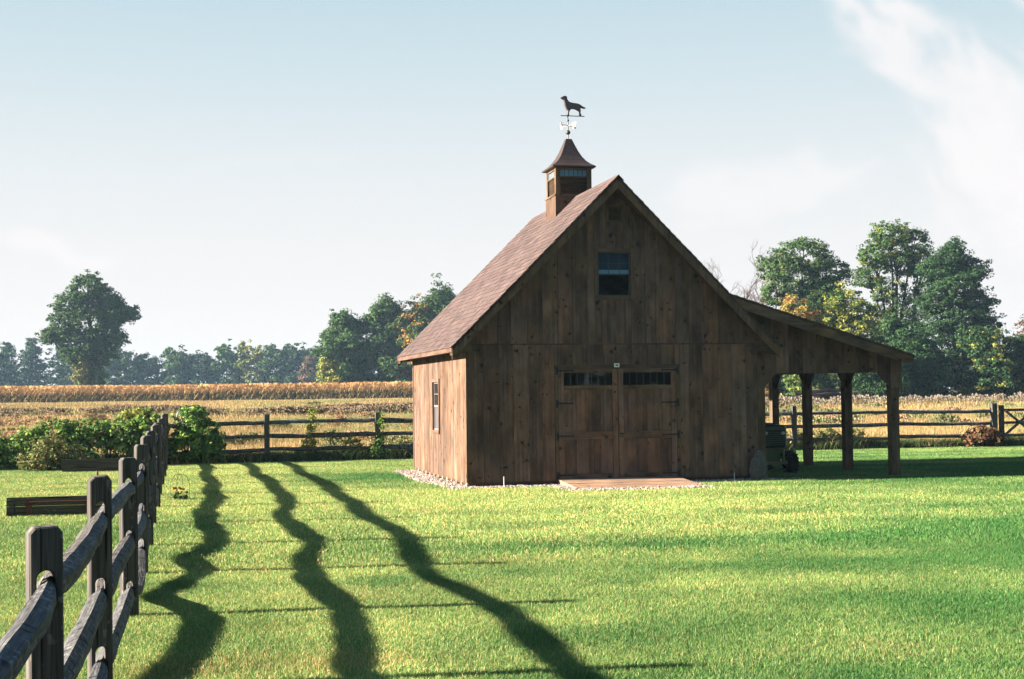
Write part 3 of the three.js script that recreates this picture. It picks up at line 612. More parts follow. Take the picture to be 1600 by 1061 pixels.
// ---- gravel bed
const inGravel = (x, b) => {   // barn-relative
  const n = (fbm(x * 2.1 + 3, b * 2.1, 151, 3) - 0.5) * 0.35, rx = x - A0, rz = F - b;
  if (rx > -0.03 && rx < W + 0.2 && rz < 0.05 && rz > -D) return true;
  if (rx > -0.40 - n - 0.20 * sstep(0, -3, rz) * sstep(-6, -3, rz) && rx < 0.2 && rz < 0.34 + n && rz > -D - 0.35 + n) return true;
  if (rx > -0.2 && rx < 6.3 + n * 3 && rz >= 0 && rz < 0.34 + n - 0.14 * sstep(5.5, 6.3, rx)) return true;
  return rx > 1.42 + n && rx < 4.02 - n && rz >= 0 && rz < 1.68 + n;
};
{
  const rng = mulberry(161), m = new THREE.Matrix4(), e = new THREE.Euler(), qn = new THREE.Quaternion(), list = [];
  for (let i = 0; i < 90000 && list.length < 16000; i++) {
    const x = A0 - 1 + rng() * 8.2, b = F - 2.1 + rng() * (D + 2.7);
    if (!inGravel(x, b)) continue;
    const rx = x - A0, rz = F - b;
    if (rx > 0.15 && rx < W && rz < -0.1) continue;
    list.push([x, b]);
  }
  const sg = new THREE.IcosahedronGeometry(1, 0); const sp = sg.attributes.position;
  for (let i = 0; i < sp.count; i++) { const k = 0.8 + 0.4 * hash2(Math.round(sp.getX(i) * 50), Math.round(sp.getY(i) * 50 + sp.getZ(i) * 77), 7); sp.setXYZ(i, sp.getX(i) * k, sp.getY(i) * k * 0.8, sp.getZ(i) * k); }
  sg.computeVertexNormals(); sg.setAttribute('color', new THREE.BufferAttribute(new Float32Array(sp.count * 3).fill(1), 3));
  const gm = lit(new THREE.InstancedMesh(sg, M.gravel, list.length)); gm.name = 'gravel';
  list.forEach(([x, b], i) => {
    const s = 0.016 + 0.024 * rng() * rng();
    e.set(rng() * 6, rng() * 6, rng() * 6); qn.setFromEuler(e);
    gm.setMatrixAt(i, m.compose(v3(x, 0.010 + s * 0.28, -b), qn, v3(s, s, s)));
    const t = 0.62 + 0.75 * rng(), w = rng(); gm.setColorAt(i, new THREE.Color().setRGB(t * (1 + 0.10 * w), t, t * (1 - 0.10 * w)));
  });
  scene.add(tag(gm, 'pale pinkish gravel laid round the foot of the barn', 'gravel', null, 'stuff'));
  const bg = new THREE.PlaneGeometry(8.4, D + 2.8, 84, 86); bg.rotateX(-Math.PI / 2); bg.translate(A0 + 3.1, 0.006, -(F + D / 2 - 0.75));
  const bp = bg.attributes.position, keep = [], ix = bg.index.array;
  for (let i = 0; i < ix.length; i += 3) { const cx = (bp.getX(ix[i]) + bp.getX(ix[i + 1]) + bp.getX(ix[i + 2])) / 3, cz = (bp.getZ(ix[i]) + bp.getZ(ix[i + 1]) + bp.getZ(ix[i + 2])) / 3; if (inGravel(cx, -cz)) keep.push(ix[i], ix[i + 1], ix[i + 2]); }
  bg.setIndex(keep);
  const bed = lit(new THREE.Mesh(boxUV(bg, 2, [0, 0]), M.bed)); bed.name = 'gravel_bed'; scene.add(tag(bed, 'fine stone dust bed beneath the gravel around the barn', 'gravel bed', null, 'structure'));
}
// ---- green compact tractor parked nose-out under the lean-to
{
  const t = thing('tractor', 'dark green compact tractor parked nose-out under the lean-to', 'tractor', [A0 + 6.42, 0, -F - 1.75]);
  const wheel = (x, z, R, w, hub) => {
    const o = section(t, 'wheel'); o.position.set(x, R, z);
    const prof = []; for (let i = 0; i <= 12; i++) { const a = (i / 12) * Math.PI; prof.push(new THREE.Vector2(R * 0.60 + R * 0.40 * Math.pow(Math.sin(a), 0.6), -Math.cos(a) * w / 2)); }
    const g = new THREE.LatheGeometry(prof, 32); g.rotateZ(Math.PI / 2); part(o, 'tyre', g, M.black);
    const lugs = []; for (let k = 0; k < 18; k++) for (const s of [-1, 1]) { const l = new THREE.BoxGeometry(w * 0.46, 0.018, 0.03); l.rotateY(s * 0.6); l.translate(s * w * 0.23, R * 1.0, 0); l.rotateX(((k + (s > 0 ? 0.5 : 0)) / 18) * Math.PI * 2); lugs.push(boxUV(l)); }
    part(o, 'tread_lugs', merge(lugs), M.black);
    const r = new THREE.CylinderGeometry(R * 0.62, R * 0.62, w * 0.5, 24); r.rotateZ(Math.PI / 2); part(o, 'rim', r, M.yellow);
    const c = new THREE.CylinderGeometry(R * 0.2, R * 0.2, w * 0.7, 16); c.rotateZ(Math.PI / 2); part(o, 'hub', c, M.grey);
  };
  wheel(0.43, 0.16, 0.235, 0.21); wheel(-0.43, 0.16, 0.235, 0.21); wheel(0.50, -1.35, 0.44, 0.30); wheel(-0.50, -1.35, 0.44, 0.30);
  const hood = new RoundedBoxGeometry(0.58, 0.46, 1.15, 4, 0.07); hood.translate(0, 0.76, -0.20); part(t, 'hood', hood, M.green);
  part(t, 'hood_scoop', new RoundedBoxGeometry(0.30, 0.05, 0.8, 3, 0.02).translate(0, 1.0, -0.25), M.green);
  part(t, 'grille', new RoundedBoxGeometry(0.46, 0.34, 0.03, 3, 0.012).translate(0, 0.72, 0.385), M.black);
  for (let i = 0; i < 7; i++) part(t, 'grille_slat', bx(-0.21, 0.21, 0.60 + i * 0.04, 0.612 + i * 0.04, 0.398, 0.408, 0), M.green);
  for (const s of [-1, 1]) { const g = new THREE.SphereGeometry(0.045, 14, 10); g.scale(1, 0.8, 0.5); g.translate(s * 0.18, 0.83, 0.40); part(t, 'headlight', g, std([0.400, 0.413, 0.400], { roughness: 0.15 })); }
  part(t, 'chassis', bx(-0.17, 0.17, 0.28, 0.55, -1.5, 0.30, 2), M.green);
  part(t, 'side_panel', new RoundedBoxGeometry(0.12, 0.26, 0.4, 3, 0.03).translate(0.20, 0.45, 0.10), M.green);
  part(t, 'front_axle', bx(-0.36, 0.36, 0.20, 0.28, 0.11, 0.21, 0), M.grey);
  part(t, 'front_bumper', merge([bx(-0.26, 0.26, 0.22, 0.28, 0.40, 0.44, 0), bx(-0.22, -0.17, 0.22, 0.44, 0.33, 0.40), bx(0.17, 0.22, 0.22, 0.44, 0.33, 0.40)]), std([0.113, 0.100, 0.047]));
  for (const s of [-1, 1]) {
    const f = new THREE.Shape(); f.absarc(0, 0, 0.54, 0.25, Math.PI - 0.2, false); f.absarc(0, 0, 0.50, Math.PI - 0.2, 0.25, true);
    const g = new THREE.ExtrudeGeometry(f, { depth: 0.30, bevelEnabled: false }); g.rotateY(Math.PI / 2); g.translate(s > 0 ? 0.34 : -0.64, 0.44, -1.35); part(t, 'fender', boxUV(g), M.green);
  }
  part(t, 'seat', new RoundedBoxGeometry(0.44, 0.10, 0.42, 3, 0.04).translate(0, 0.82, -1.30), M.yellow);
  part(t, 'backrest', new RoundedBoxGeometry(0.44, 0.36, 0.09, 3, 0.04).translate(0, 1.02, -1.50), M.yellow);
  const sw = new THREE.TorusGeometry(0.18, 0.014, 8, 28); sw.rotateX(1.15); sw.translate(0, 1.06, -0.92); part(t, 'steering_wheel', sw, M.black);
  const sc = new THREE.CylinderGeometry(0.02, 0.03, 0.34, 8); sc.rotateX(-0.45); sc.translate(0, 0.92, -0.86); part(t, 'steering_column', sc, M.black);
}
// ---------------------------------------------------------------- split-rail fences
// a mortised post: front outline with three slots, extruded through
function postGeometry(h, w, d, slots, seed, slotW = 0.058, slotH = 0.15) {
  const r = mulberry(seed), c = 0.018 + 0.012 * r(), tilt = (r() - 0.5) * 0.03;
  const s = new THREE.Shape([[-w / 2, -0.25], [w / 2, -0.25], [w / 2 - 0.002, h - c * 1.1], [w / 2 - c, h + tilt * 0.4], [-w / 2 + c, h - tilt * 0.4], [-w / 2 + 0.002, h - c * 1.1]].map(([x, y]) => new THREE.Vector2(x, y)));
  for (const y of slots) {
    const p = new THREE.Path(), a = slotW / 2, k = slotH / 2 - a;
    p.absarc(0, y + k, a, 0, Math.PI, false); p.absarc(0, y - k, a, Math.PI, 2 * Math.PI, false); p.closePath(); s.holes.push(p);
  }
  const g = new THREE.ExtrudeGeometry(s, { depth: d - 0.012, bevelEnabled: true, bevelThickness: 0.006, bevelSize: 0.006, bevelOffset: -0.006, bevelSegments: 1, curveSegments: 6 });
  g.translate(0, 0, -d / 2 + 0.006);
  return boxUV(g, 1);
}
// a split rail between two points, with bends, knobs and tapered ends; height(t) gives its centre line
function railGeometry(p0, p1, height, R, seed, bendAmp = 0.03) {
  const rng = mulberry(seed), N = 26, K = 7, pos = [], uv = [], idx = [];
  const dir = p1.clone().sub(p0), len = dir.length(); dir.normalize();
  const side = v3(0, 1, 0).cross(dir).normalize(), prof = [];
  for (let k = 0; k < K; k++) prof.push(0.78 + 0.42 * rng());
  const ph = rng() * 6.28, f = 3 + rng() * 3;
  for (let i = 0; i <= N; i++) {
    const t = i / N, end = Math.min(t, 1 - t) * len, tap = 0.42 + 0.58 * sstep(-0.02, 0.34, end);
    const c = p0.clone().addScaledVector(dir, t * len);
    c.y = height(t) + 0.5 * (vnoise(t * 7 + seed, 3.3, 201) - 0.5) * bendAmp;
    c.addScaledVector(side, (Math.sin(t * f + ph) - lerp(Math.sin(ph), Math.sin(f + ph), t)) * bendAmp * 0.8);
    const lump = 1 + 0.24 * (vnoise(t * 9, seed * 1.7, 203) - 0.5);
    for (let k = 0; k <= K; k++) {
      const a = (k / K) * Math.PI * 2, r = R * prof[k % K] * lump * (1 + 0.10 * (vnoise(t * 16, k * 1.3 + seed, 205) - 0.5));
      const cx = Math.cos(a) * r * (0.40 + 0.60 * sstep(-0.02, 0.34, end)), cy = Math.sin(a) * r * (0.72 + 0.28 * tap);
      pos.push(c.x + side.x * cx, c.y + cy, c.z + side.z * cx); uv.push((k / K) * 0.9 + seed * 0.13, t * len + seed * 0.37);
      if (i && k) { const n = K + 1, q = (i - 1) * n + k - 1; idx.push(q, q + n, q + 1, q + 1, q + n, q + n + 1); }
    }
  }
  for (const [row, flip] of [[0, false], [N, true]]) {
    const o = pos.length / 3, b = row * (K + 1); let x = 0, y = 0, z = 0;
    for (let k = 0; k < K; k++) { x += pos[(b + k) * 3] / K; y += pos[(b + k) * 3 + 1] / K; z += pos[(b + k) * 3 + 2] / K; }
    pos.push(x, y, z); uv.push(0.5, 0.5);
    for (let k = 0; k < K; k++) flip ? idx.push(o, b + k + 1, b + k) : idx.push(o, b + k, b + k + 1);
  }
  const g = new THREE.BufferGeometry();
  g.setAttribute('position', new THREE.Float32BufferAttribute(pos, 3)); g.setAttribute('uv', new THREE.Float32BufferAttribute(uv, 2)); g.setIndex(idx); g.computeVertexNormals();
  return toCreasedNormals(g, 0.42);
}
const curve = (pts) => (x) => { if (x <= pts[0][0]) return pts[0][1]; for (let i = 1; i < pts.length; i++) if (x <= pts[i][0]) { const t = (x - pts[i - 1][0]) / (pts[i][0] - pts[i - 1][0]); return lerp(pts[i - 1][1], pts[i][1], t * t * (3 - 2 * t)); } return pts[pts.length - 1][1]; };
{
  // side fence: runs away from the camera beside the lawn; the rails' own bends read from their shadows
  const FX = -0.37, bs = [-0.4, 2.45, 5.35, 8.45, 11.2, 13.85, 16.4, 19.24, 22.1, 24.9, 27.8, 30.6, 33.5, 36.3];
  const fx = [-0.09, -0.09, -0.09, -0.065, 0.01, 0.02, 0.02, 0.02, 0.03, 0.03, 0.04, 0.05, 0.06, 0.07];
  const hs = [1.2, 1.2, 1.205, 1.22, 1.21, 1.225, 1.245, 1.235, 1.265, 1.25, 1.27, 1.26, 1.29, 1.28];
  const low = curve([[0, 0.14], [5.8, 0.15], [8.5, 0.15], [9.6, 0.19], [10.7, 0.20], [11.3, 0.17], [12.25, 0.09], [13.0, 0.16], [13.85, 0.24], [14.9, 0.19], [15.8, 0.25], [16.5, 0.28], [17.6, 0.31], [19.3, 0.29], [21.0, 0.27], [22.0, 0.29], [23.0, 0.34], [23.9, 0.38], [26, 0.36], [28, 0.36], [32, 0.36], [37, 0.36]]);
  const mid = curve([[0, 0.56], [6, 0.55], [8.6, 0.55], [9.4, 0.57], [11, 0.57], [13, 0.55], [13.9, 0.585], [14.8, 0.60], [16.2, 0.66], [17.4, 0.65], [20.2, 0.65], [22.0, 0.70], [24.6, 0.755], [28, 0.73], [32, 0.72], [37, 0.72]]);
  const top = curve([[0, 0.99], [5.8, 0.955], [8.5, 0.985], [10, 0.98], [11.9, 0.955], [12.9, 0.93], [14.3, 0.965], [15.6, 1.0], [17, 1.03], [20, 1.035], [22.3, 1.05], [25.2, 1.08], [29, 1.06], [33, 1.06], [37, 1.05]]);
  const fence = thing('split_rail_fence', 'weathered split-rail fence running away along the left of the lawn', 'fence', [FX, 0, 0]);
  const rng = mulberry(211);
  bs.forEach((b, i) => {
    const g = postGeometry(hs[i], 0.122 + 0.010 * (rng() - 0.5), 0.092, [low(b) + 0.035, mid(b) + 0.02, top(b) + 0.02], 220 + i, 0.066, 0.15);
    const o = part(fence, 'post', g, M.post[i % 3]); o.position.set(fx[i] + (rng() - 0.5) * 0.008, 0, -b); o.rotation.set((rng() - 0.5) * 0.02, 0.30 + (rng() - 0.5) * 0.14, (rng() - 0.5) * 0.022);
  });
  for (let i = 1; i < bs.length; i++) [low, mid, top].forEach((fn, k) => {
    const b0 = bs[i - 1] - 0.075, b1 = bs[i] + 0.075, up = (i % 2 ? 0.010 : -0.010);
    part(fence, 'rail', railGeometry(v3(fx[i - 1], 0, -b0), v3(fx[i], 0, -b1), (t) => fn(lerp(b0, b1, t)) + up * (1 - 2 * t) * 2, 0.050 + 0.009 * rng(), 300 + i * 7 + k, 0.014), M.rail[(i + k) % 3]);
  });
  // back fence: runs behind the barn at right angles
  const FB = 36.4, xs = [2.17, 4.98, 7.8, 10.7, 13.6, 16.5, 19.55, 22.62];
  const back = thing('split_rail_fence', 'grey split-rail fence running across behind the barn to the gate', 'fence', [0, 0, -FB]);
  xs.forEach((x, i) => {
    const gate = i === xs.length - 1, g = postGeometry(1.24 + 0.02 * (rng() - 0.5), gate ? 0.15 : 0.10, gate ? 0.17 : 0.13, [0.345, 0.69, 1.04], 260 + i, 0.055, 0.14);
    const o = part(back, 'post', g, M.post[(i + 1) % 3]); o.position.x = x; o.rotation.y = Math.PI / 2 + (rng() - 0.5) * 0.1; o.rotation.z = (rng() - 0.5) * 0.02;
  });
  const px = [-0.30, ...xs];
  for (let i = 1; i < px.length; i++) [[0.33, 0.05], [0.68, 0.06], [1.03, 0.075]].forEach(([h, sag], k) => {
    const s = i === 1 ? -sag * 0.9 : 0, dip = 0.05 * (rng() - 0.35), o = (rng() - 0.5) * 0.03;
    part(back, 'rail', railGeometry(v3(px[i - 1] - 0.06, 0, 0), v3(px[i] + 0.06, 0, 0), (t) => h + o * (1 - 2 * t) + s * (1 - t) - dip * Math.sin(Math.PI * t), 0.050 + 0.010 * rng(), 400 + i * 9 + k, 0.05), M.rail[(i * 2 + k) % 3]);
  });
  // field gate with a crossed brace
  const gt = thing('field_gate', 'rail gate with a crossed brace right of the back fence', 'gate', [22.80, 0, -FB + 0.02]);
  const GWd = 2.1;
  const barG = (x0, y0, x1, y1, w, z) => { const L = Math.hypot(x1 - x0, y1 - y0), g = bx(0, L, -w / 2, w / 2, z - 0.02, z + 0.02, 0); g.rotateZ(Math.atan2(y1 - y0, x1 - x0)); g.translate(x0, y0, 0); return g; };
  part(gt, 'gate_stile', bx(0, 0.12, 0.02, 1.18, -0.05, 0.05), M.post[1]); part(gt, 'gate_stile', bx(GWd - 0.12, GWd, 0.02, 1.14, -0.05, 0.05), M.post[1]);
  for (const y of [0.32, 0.68, 1.04]) part(gt, 'gate_rail', barG(0.12, y, GWd - 0.12, y, 0.075, 0), M.rail[1]);
  part(gt, 'gate_brace', barG(0.14, 0.34, GWd / 2, 1.02, 0.065, 0.044), M.rail[0]); part(gt, 'gate_brace', barG(0.14, 1.02, GWd / 2, 0.34, 0.065, 0.088), M.rail[1]);
  part(gt, 'gate_brace', barG(GWd / 2, 1.02, GWd - 0.14, 0.34, 0.065, 0.044), M.rail[0]); part(gt, 'gate_brace', barG(GWd / 2, 0.34, GWd - 0.14, 1.02, 0.065, 0.088), M.rail[1]);
  const gp = thing('gate_post', 'timber gate post at the far right side of the gate', 'post', [24.98, 0, -FB]);
  part(gp, 'shaft', postGeometry(1.25, 0.15, 0.15, [], 290), M.post[0]);
}
// ---- horseshoe-pit backboards left of the fence, flower clump with a wire hoop, hoop on the corner post
{
  const a = thing('backboard', 'low dark plank backboard with a rusty metal bar on the grass', 'backboard', [-2.35, 0, -21.1]);
  part(a, 'plank', bx(0, 1.44, 0.165, 0.29, -0.045, 0, 0), M.pit[0]); part(a, 'plank', bx(0, 1.44, 0.0, 0.16, -0.045, 0.002, 0), M.pit[1]);
  for (const x of [0.03, 1.34]) part(a, 'upright', bx(x, x + 0.07, -0.05, 0.27, -0.12, -0.046), M.pit[1]);
  for (const x of [0.26, 1.05]) part(a, 'bracket', bx(x, x + 0.085, 0.02, 0.265, 0.003, 0.02), M.rust);
  const br = new THREE.CylinderGeometry(0.011, 0.011, 0.80, 8); br.rotateZ(Math.PI / 2); br.translate(0.70, 0.222, 0.045); part(a, 'bar', boxUV(br, 0), M.rust);
  for (const x of [0.33, 1.08]) part(a, 'pin', bx(x - 0.008, x + 0.008, 0.20, 0.235, 0.02, 0.05), M.rust);
  for (const x of [0.10, 1.38]) part(a, 'strap', bx(x, x + 0.02, 0.03, 0.21, 0.003, 0.008), M.iron);
  const b = thing('backboard', 'plain pale plank backboard in front of the hedge', 'backboard', [-2.54, 0, -33.4]);
  part(b, 'plank', bx(0, 1.22, 0.15, 0.31, -0.045, 0, 0), wood([0.140, 0.120, 0.087], texGrey)); part(b, 'plank', bx(0, 1.22, 0.0, 0.146, -0.045, 0.002, 0), wood([0.120, 0.103, 0.073], texGrey));
  for (const x of [0.05, 1.10]) part(b, 'upright', bx(x, x + 0.07, -0.05, 0.29, -0.12, -0.046), M.pit[0]);
  // bright ring hung on the corner post
  const ring = thing('metal_ring', 'thin metal hoop hung beside the corner fence post', 'ring', [0.10, 1.22, -36.25]);
  part(ring, 'hoop', new THREE.TorusGeometry(0.14, 0.012, 8, 32), std([0.280, 0.267, 0.253], { roughness: 0.5, metalness: 0.5 }));
  const limb = thing('dead_branch', 'bare pale dead branch sticking out beside the corner fence post', 'branch', [-0.25, 0.93, -36.1]);
  part(limb, 'stick', tube([v3(0, 0, 0), v3(0.16, 0.07, 0.02), v3(0.34, 0.15, 0.05), v3(0.52, 0.19, 0.06)], [0.035, 0.03, 0.028, 0.012], 8), M.rail[2]);
  const stub = thing('metal_stake', 'short rusty stake rising behind the second fence post', 'stake', [-1.15, 0, -21.6]);
  part(stub, 'rod', boxUV(new THREE.CylinderGeometry(0.012, 0.012, 0.62, 8).translate(0, 0.31, 0)), M.rust);
}

// ---------------------------------------------------------------- grass
// a disc of blades; colours given per blade
function bladePatch(seed, count, radius, hMin, hMax, wid, palette, { bend = 0.5, segs = 2, heads = 0 } = {}) {
  const rng = mulberry(seed), pos = [], nor = [], col = [], idx = [];
  const pick = () => { let r = rng(), i = 0; while (i < palette.length - 1 && r > palette[i][3]) { r -= palette[i][3]; i++; } return palette[i]; };
  for (let i = 0; i < count; i++) {
    const rr = radius * Math.sqrt(rng()), th = rng() * 6.283, x0 = Math.cos(th) * rr, z0 = Math.sin(th) * rr, h = lerp(hMin, hMax, Math.pow(rng(), 1.3)), yaw = rng() * 6.283, lean = rng() * rng() * bend * 2 * h + 0.08 * h, ly = rng() * 6.283;
    const c = pick(), k = 0.75 + 0.5 * rng(), dx = Math.cos(yaw) * wid * (0.7 + 0.6 * rng()) * 0.5, dz = Math.sin(yaw) * wid * 0.5;
    const nx = -Math.sin(yaw) * 0.6, nz = Math.cos(yaw) * 0.6, o = pos.length / 3;
    for (let s = 0; s <= segs; s++) {
      const t = s / segs, w = s === segs ? 0.12 : 1 - 0.45 * t, bx_ = x0 + Math.cos(ly) * lean * t * t, bz = z0 + Math.sin(ly) * lean * t * t, y = h * t * (1 - 0.18 * t * lean / h);
      pos.push(bx_ - dx * w, y, bz - dz * w, bx_ + dx * w, y, bz + dz * w);
      nor.push(nx, 0.8, nz, nx, 0.8, nz);
      for (let q = 0; q < 2; q++) col.push(c[0] * k, c[1] * k, c[2] * k);
      if (s) { const b = o + (s - 1) * 2; idx.push(b, b + 1, b + 2, b + 1, b + 3, b + 2); }
    }
    if (heads && rng() < heads) {   // a seed head: two crossed small leaves of fluff
      const tx = x0 + Math.cos(ly) * lean, tz = z0 + Math.sin(ly) * lean, ty = h * 0.86, hw = wid * 2.2, hh = h * 0.22;
      for (const q of [0, 1]) {
        const b = pos.length / 3, ax = q ? hw : 0, az = q ? 0 : hw;
        pos.push(tx, ty, tz, tx + ax, ty + hh * 0.5, tz + az, tx, ty + hh, tz, tx - ax, ty + hh * 0.5, tz - az);
        for (let j = 0; j < 4; j++) { nor.push(0, 1, 0); col.push(palette.head[0] * k, palette.head[1] * k, palette.head[2] * k); }
        idx.push(b, b + 1, b + 2, b, b + 2, b + 3);
      }
    }
  }
  const g = new THREE.BufferGeometry();
  g.setAttribute('position', new THREE.Float32BufferAttribute(pos, 3)); g.setAttribute('normal', new THREE.Float32BufferAttribute(nor, 3)); g.setAttribute('color', new THREE.Float32BufferAttribute(col, 3)); g.setIndex(idx);
  g.computeVertexNormals();
  return g;
}
function scatter(name, label, category, geometries, material, spots, rng, kind = 'stuff') {
  const m = new THREE.Matrix4(), q = new THREE.Quaternion(), up = v3(0, 1, 0), c = new THREE.Color();
  geometries.forEach((g, gi) => {
    const mine = spots.filter((_, i) => i % geometries.length === gi);
    if (!mine.length) return;
    const im = lit(new THREE.InstancedMesh(g, material, mine.length)); im.name = numbered(name);
    mine.forEach(([x, y, b, s, sy, tint], i) => { im.setMatrixAt(i, m.compose(v3(x, y, -b), q.setFromAxisAngle(up, rng() * 6.283), v3(s, sy, s))); im.setColorAt(i, c.setRGB(...tint)); });
    scene.add(tag(im, geometries.length > 1 ? label[gi] : label, category, null, kind));
  });
}
// view wedge as seen from the camera and a little beside it
const inWedge = (x, b, pad = 0.6) => { const lo = Math.tan(-13 * D2R) * b - pad, hi = Math.tan(37 * D2R) * b + pad; return x > lo && x < hi; };
{
  const pal = [[0.066, 0.165, 0.046, 0.40], [0.112, 0.200, 0.050, 0.27], [0.225, 0.258, 0.085, 0.18], [0.37, 0.32, 0.165, 0.10], [0.030, 0.105, 0.042, 0.05]];
  const near = bladePatch(501, 900, 0.30, 0.014, 0.040, 0.0038, pal, { bend: 1.2 });
  const far = bladePatch(503, 600, 0.42, 0.018, 0.052, 0.0072, pal, { bend: 1.1 });
  const rng = mulberry(510), A = [], B = [];
  const tint = (x, b) => {
    // dry pale turf in the middle of the lawn, lusher by the barn and in the foreground; long streaks follow the mower
    const big = fbm(x * 0.13 + 2, b * 0.22 + 7, 521, 3), streak = fbm(x * 0.24 + b * 0.05, b * 1.5, 523, 4), fine = fbm(x * 1.6, b * 1.9, 527, 3);
    let dry = 0.72 * sstep(5.5, 15, b - 0.9 * (x - 1)) * (1 - 0.6 * sstep(6, 12, x)) + 1.1 * (big - 0.5) + 1.25 * (streak - 0.5) + 0.8 * (fine - 0.5) + 0.09 + 0.35 * Math.exp(-(((x - 1.0 - 0.012 * b) / 0.38) ** 2));  // drop towards the right: greener turf, deepened to paint in lean-to shade
    const lush = Math.exp(-(((x - 3.7) / 1.5) ** 2) - (((b - 28.5) / 3.4) ** 2));
    dry -= 0.9 * lush; if (x < -0.5) dry -= 0.12;
    dry = clamp(dry, 0, 1);
    const thatch = sstep(0.66, 0.78, fbm(x * 0.9 + 31, b * 2.6 + 11, 531, 4)) * 0.7;
    const l = 0.86 + 0.32 * fine;
    const c = [lerp(0.46, 2.40, dry), lerp(0.82, 1.90, dry), lerp(0.60, 1.85, dry)];
    return [c[0] * l * (1 + 0.5 * thatch), c[1] * l * (1 + 0.05 * thatch), c[2] * l * (1 + 0.2 * thatch)];
  };
  const add = (list, b0, b1, step) => {
    for (let b = b0; b < b1; b += step) for (let x = -10; x < 29; x += step) {
      const px = x + (rng() - 0.5) * step * 1.2, pb = b + (rng() - 0.5) * step * 1.2;
      if (!inWedge(px, pb)) continue;
      if (inGravel(px, pb) || (px > A0 && px < A0 + W && pb > F && pb < F + D)) continue;
      const edge = inGravel(px + 0.12, pb) || inGravel(px - 0.12, pb) || inGravel(px, pb + 0.12), s = edge ? 0.45 : 0.85 + 0.35 * rng();
      list.push([px, 0, pb, s, (edge ? 0.8 : 0.8 + 0.5 * rng()), tint(px, pb)]);
    }
  };
  add(A, 4.2, 14, 0.19); add(B, 14, 36.6, 0.26);
  scatter('lawn_grass', 'short mown lawn grass blades close to the camera', 'grass', [near], M.grass, A, rng);
  scatter('lawn_grass', 'short mown lawn grass blades around the barn', 'grass', [far], M.grass, B, rng);
}
{
  // tall weeds along the back fence
  const pal = [[0.040, 0.077, 0.019, 0.5], [0.067, 0.100, 0.027, 0.3], [0.147, 0.127, 0.053, 0.2]];
  const g = bladePatch(541, 260, 0.42, 0.10, 0.42, 0.016, pal, { bend: 0.5 });
  const rng = mulberry(545), spots = [];
  for (let x = -7; x < 27; x += 0.16) { const k = 0.55 + 0.6 * fbm(x * 0.5, 2, 549, 3); spots.push([x, 0, 36.55 + 0.25 * (rng() - 0.5), 1, k * (0.8 + 0.4 * rng()), [1, 1, 1]], [x + 0.08, 0, 37.0 + 0.5 * (rng() - 0.5), 1, k * 1.1, [1.2, 1.1, 1]]); }
  scatter('fence_weeds', 'tall green weeds growing along the back fence', 'weeds', [g], M.grass, spots, rng);
  // the meadow beyond
  const dry = [[0.312, 0.221, 0.108, 0.38], [0.381, 0.286, 0.156, 0.25], [0.234, 0.204, 0.087, 0.2], [0.130, 0.147, 0.052, 0.17]];
  const m1 = bladePatch(551, 420, 1.0, 0.12, 0.42, 0.022, dry, { bend: 0.6 }), m2 = bladePatch(553, 420, 1.9, 0.15, 0.50, 0.05, dry, { bend: 0.6 });
  const S1 = [], S2 = [];
  const mt = (x, b) => { const n = fbm(x * 0.10, b * 0.16, 561, 3), f = fbm(x * 0.5, b * 0.6, 563, 3), gr = sstep(0.52, 0.72, fbm(x * 0.16 + 9, b * 0.3, 565, 3)), l = 0.72 + 0.35 * n + 0.3 * f; return [l * lerp(1.1, 0.72, gr), l * lerp(1, 1.0, gr), l * lerp(0.9, 0.8, gr)]; };
  for (let b = 37.4; b < 72; b += 0.62) for (let x = -14; x < 52; x += 0.62) { const px = x + (rng() - 0.5) * 0.6, pb = b + (rng() - 0.5) * 0.6; if (inWedge(px, pb, 2)) S1.push([px, groundY(px, pb) - 0.02, pb, 0.9 + 0.3 * rng(), 0.6 + 0.7 * fbm(px * 0.4, pb * 0.4, 567, 3), mt(px, pb)]); }
  for (let b = 71; b < 172; b += 1.35) for (let x = -32; x < 125; x += 1.35) { const px = x + (rng() - 0.5) * 1.3, pb = b + (rng() - 0.5) * 1.3; if (inWedge(px, pb, 4)) S2.push([px, groundY(px, pb) - 0.02, pb, 0.9 + 0.3 * rng(), 0.6 + 0.7 * fbm(px * 0.3, pb * 0.3, 569, 3), mt(px, pb)]); }
  scatter('meadow_grass', 'dry golden meadow grass just beyond the back fence', 'grass', [m1], M.dry, S1, rng);
  scatter('meadow_grass', 'dry golden meadow grass reaching to the cornfield', 'grass', [m2], M.dry, S2, rng);
  // dusky weed strip across the meadow and pale seed heads before the right-hand trees
  const wp = [[0.117, 0.108, 0.050, 0.4], [0.180, 0.149, 0.072, 0.35], [0.081, 0.095, 0.036, 0.25]]; wp.head = [0.243, 0.185, 0.117];
  const wg = bladePatch(571, 150, 0.8, 0.35, 0.95, 0.06, wp, { bend: 0.35, heads: 0.55 });
  const sp = [[0.154, 0.113, 0.052, 0.5], [0.102, 0.091, 0.041, 0.5]]; sp.head = [0.264, 0.220, 0.168];
  const sg = bladePatch(573, 60, 0.9, 0.35, 1.05, 0.045, sp, { bend: 0.35, heads: 0.30 });
  const S3 = [], S4 = [];
  for (let x = -20; x < 30; x += 0.6) for (let b = 74; b < 81; b += 0.9) { const n = fbm(x * 0.45, b * 0.30, 575, 3); if (n > 0.50 && rng() < 0.75) S3.push([x + rng(), groundY(x, b), b + rng() - x * 0.10, 1, 0.35 + 0.6 * n, [1, 1, 1]]); }
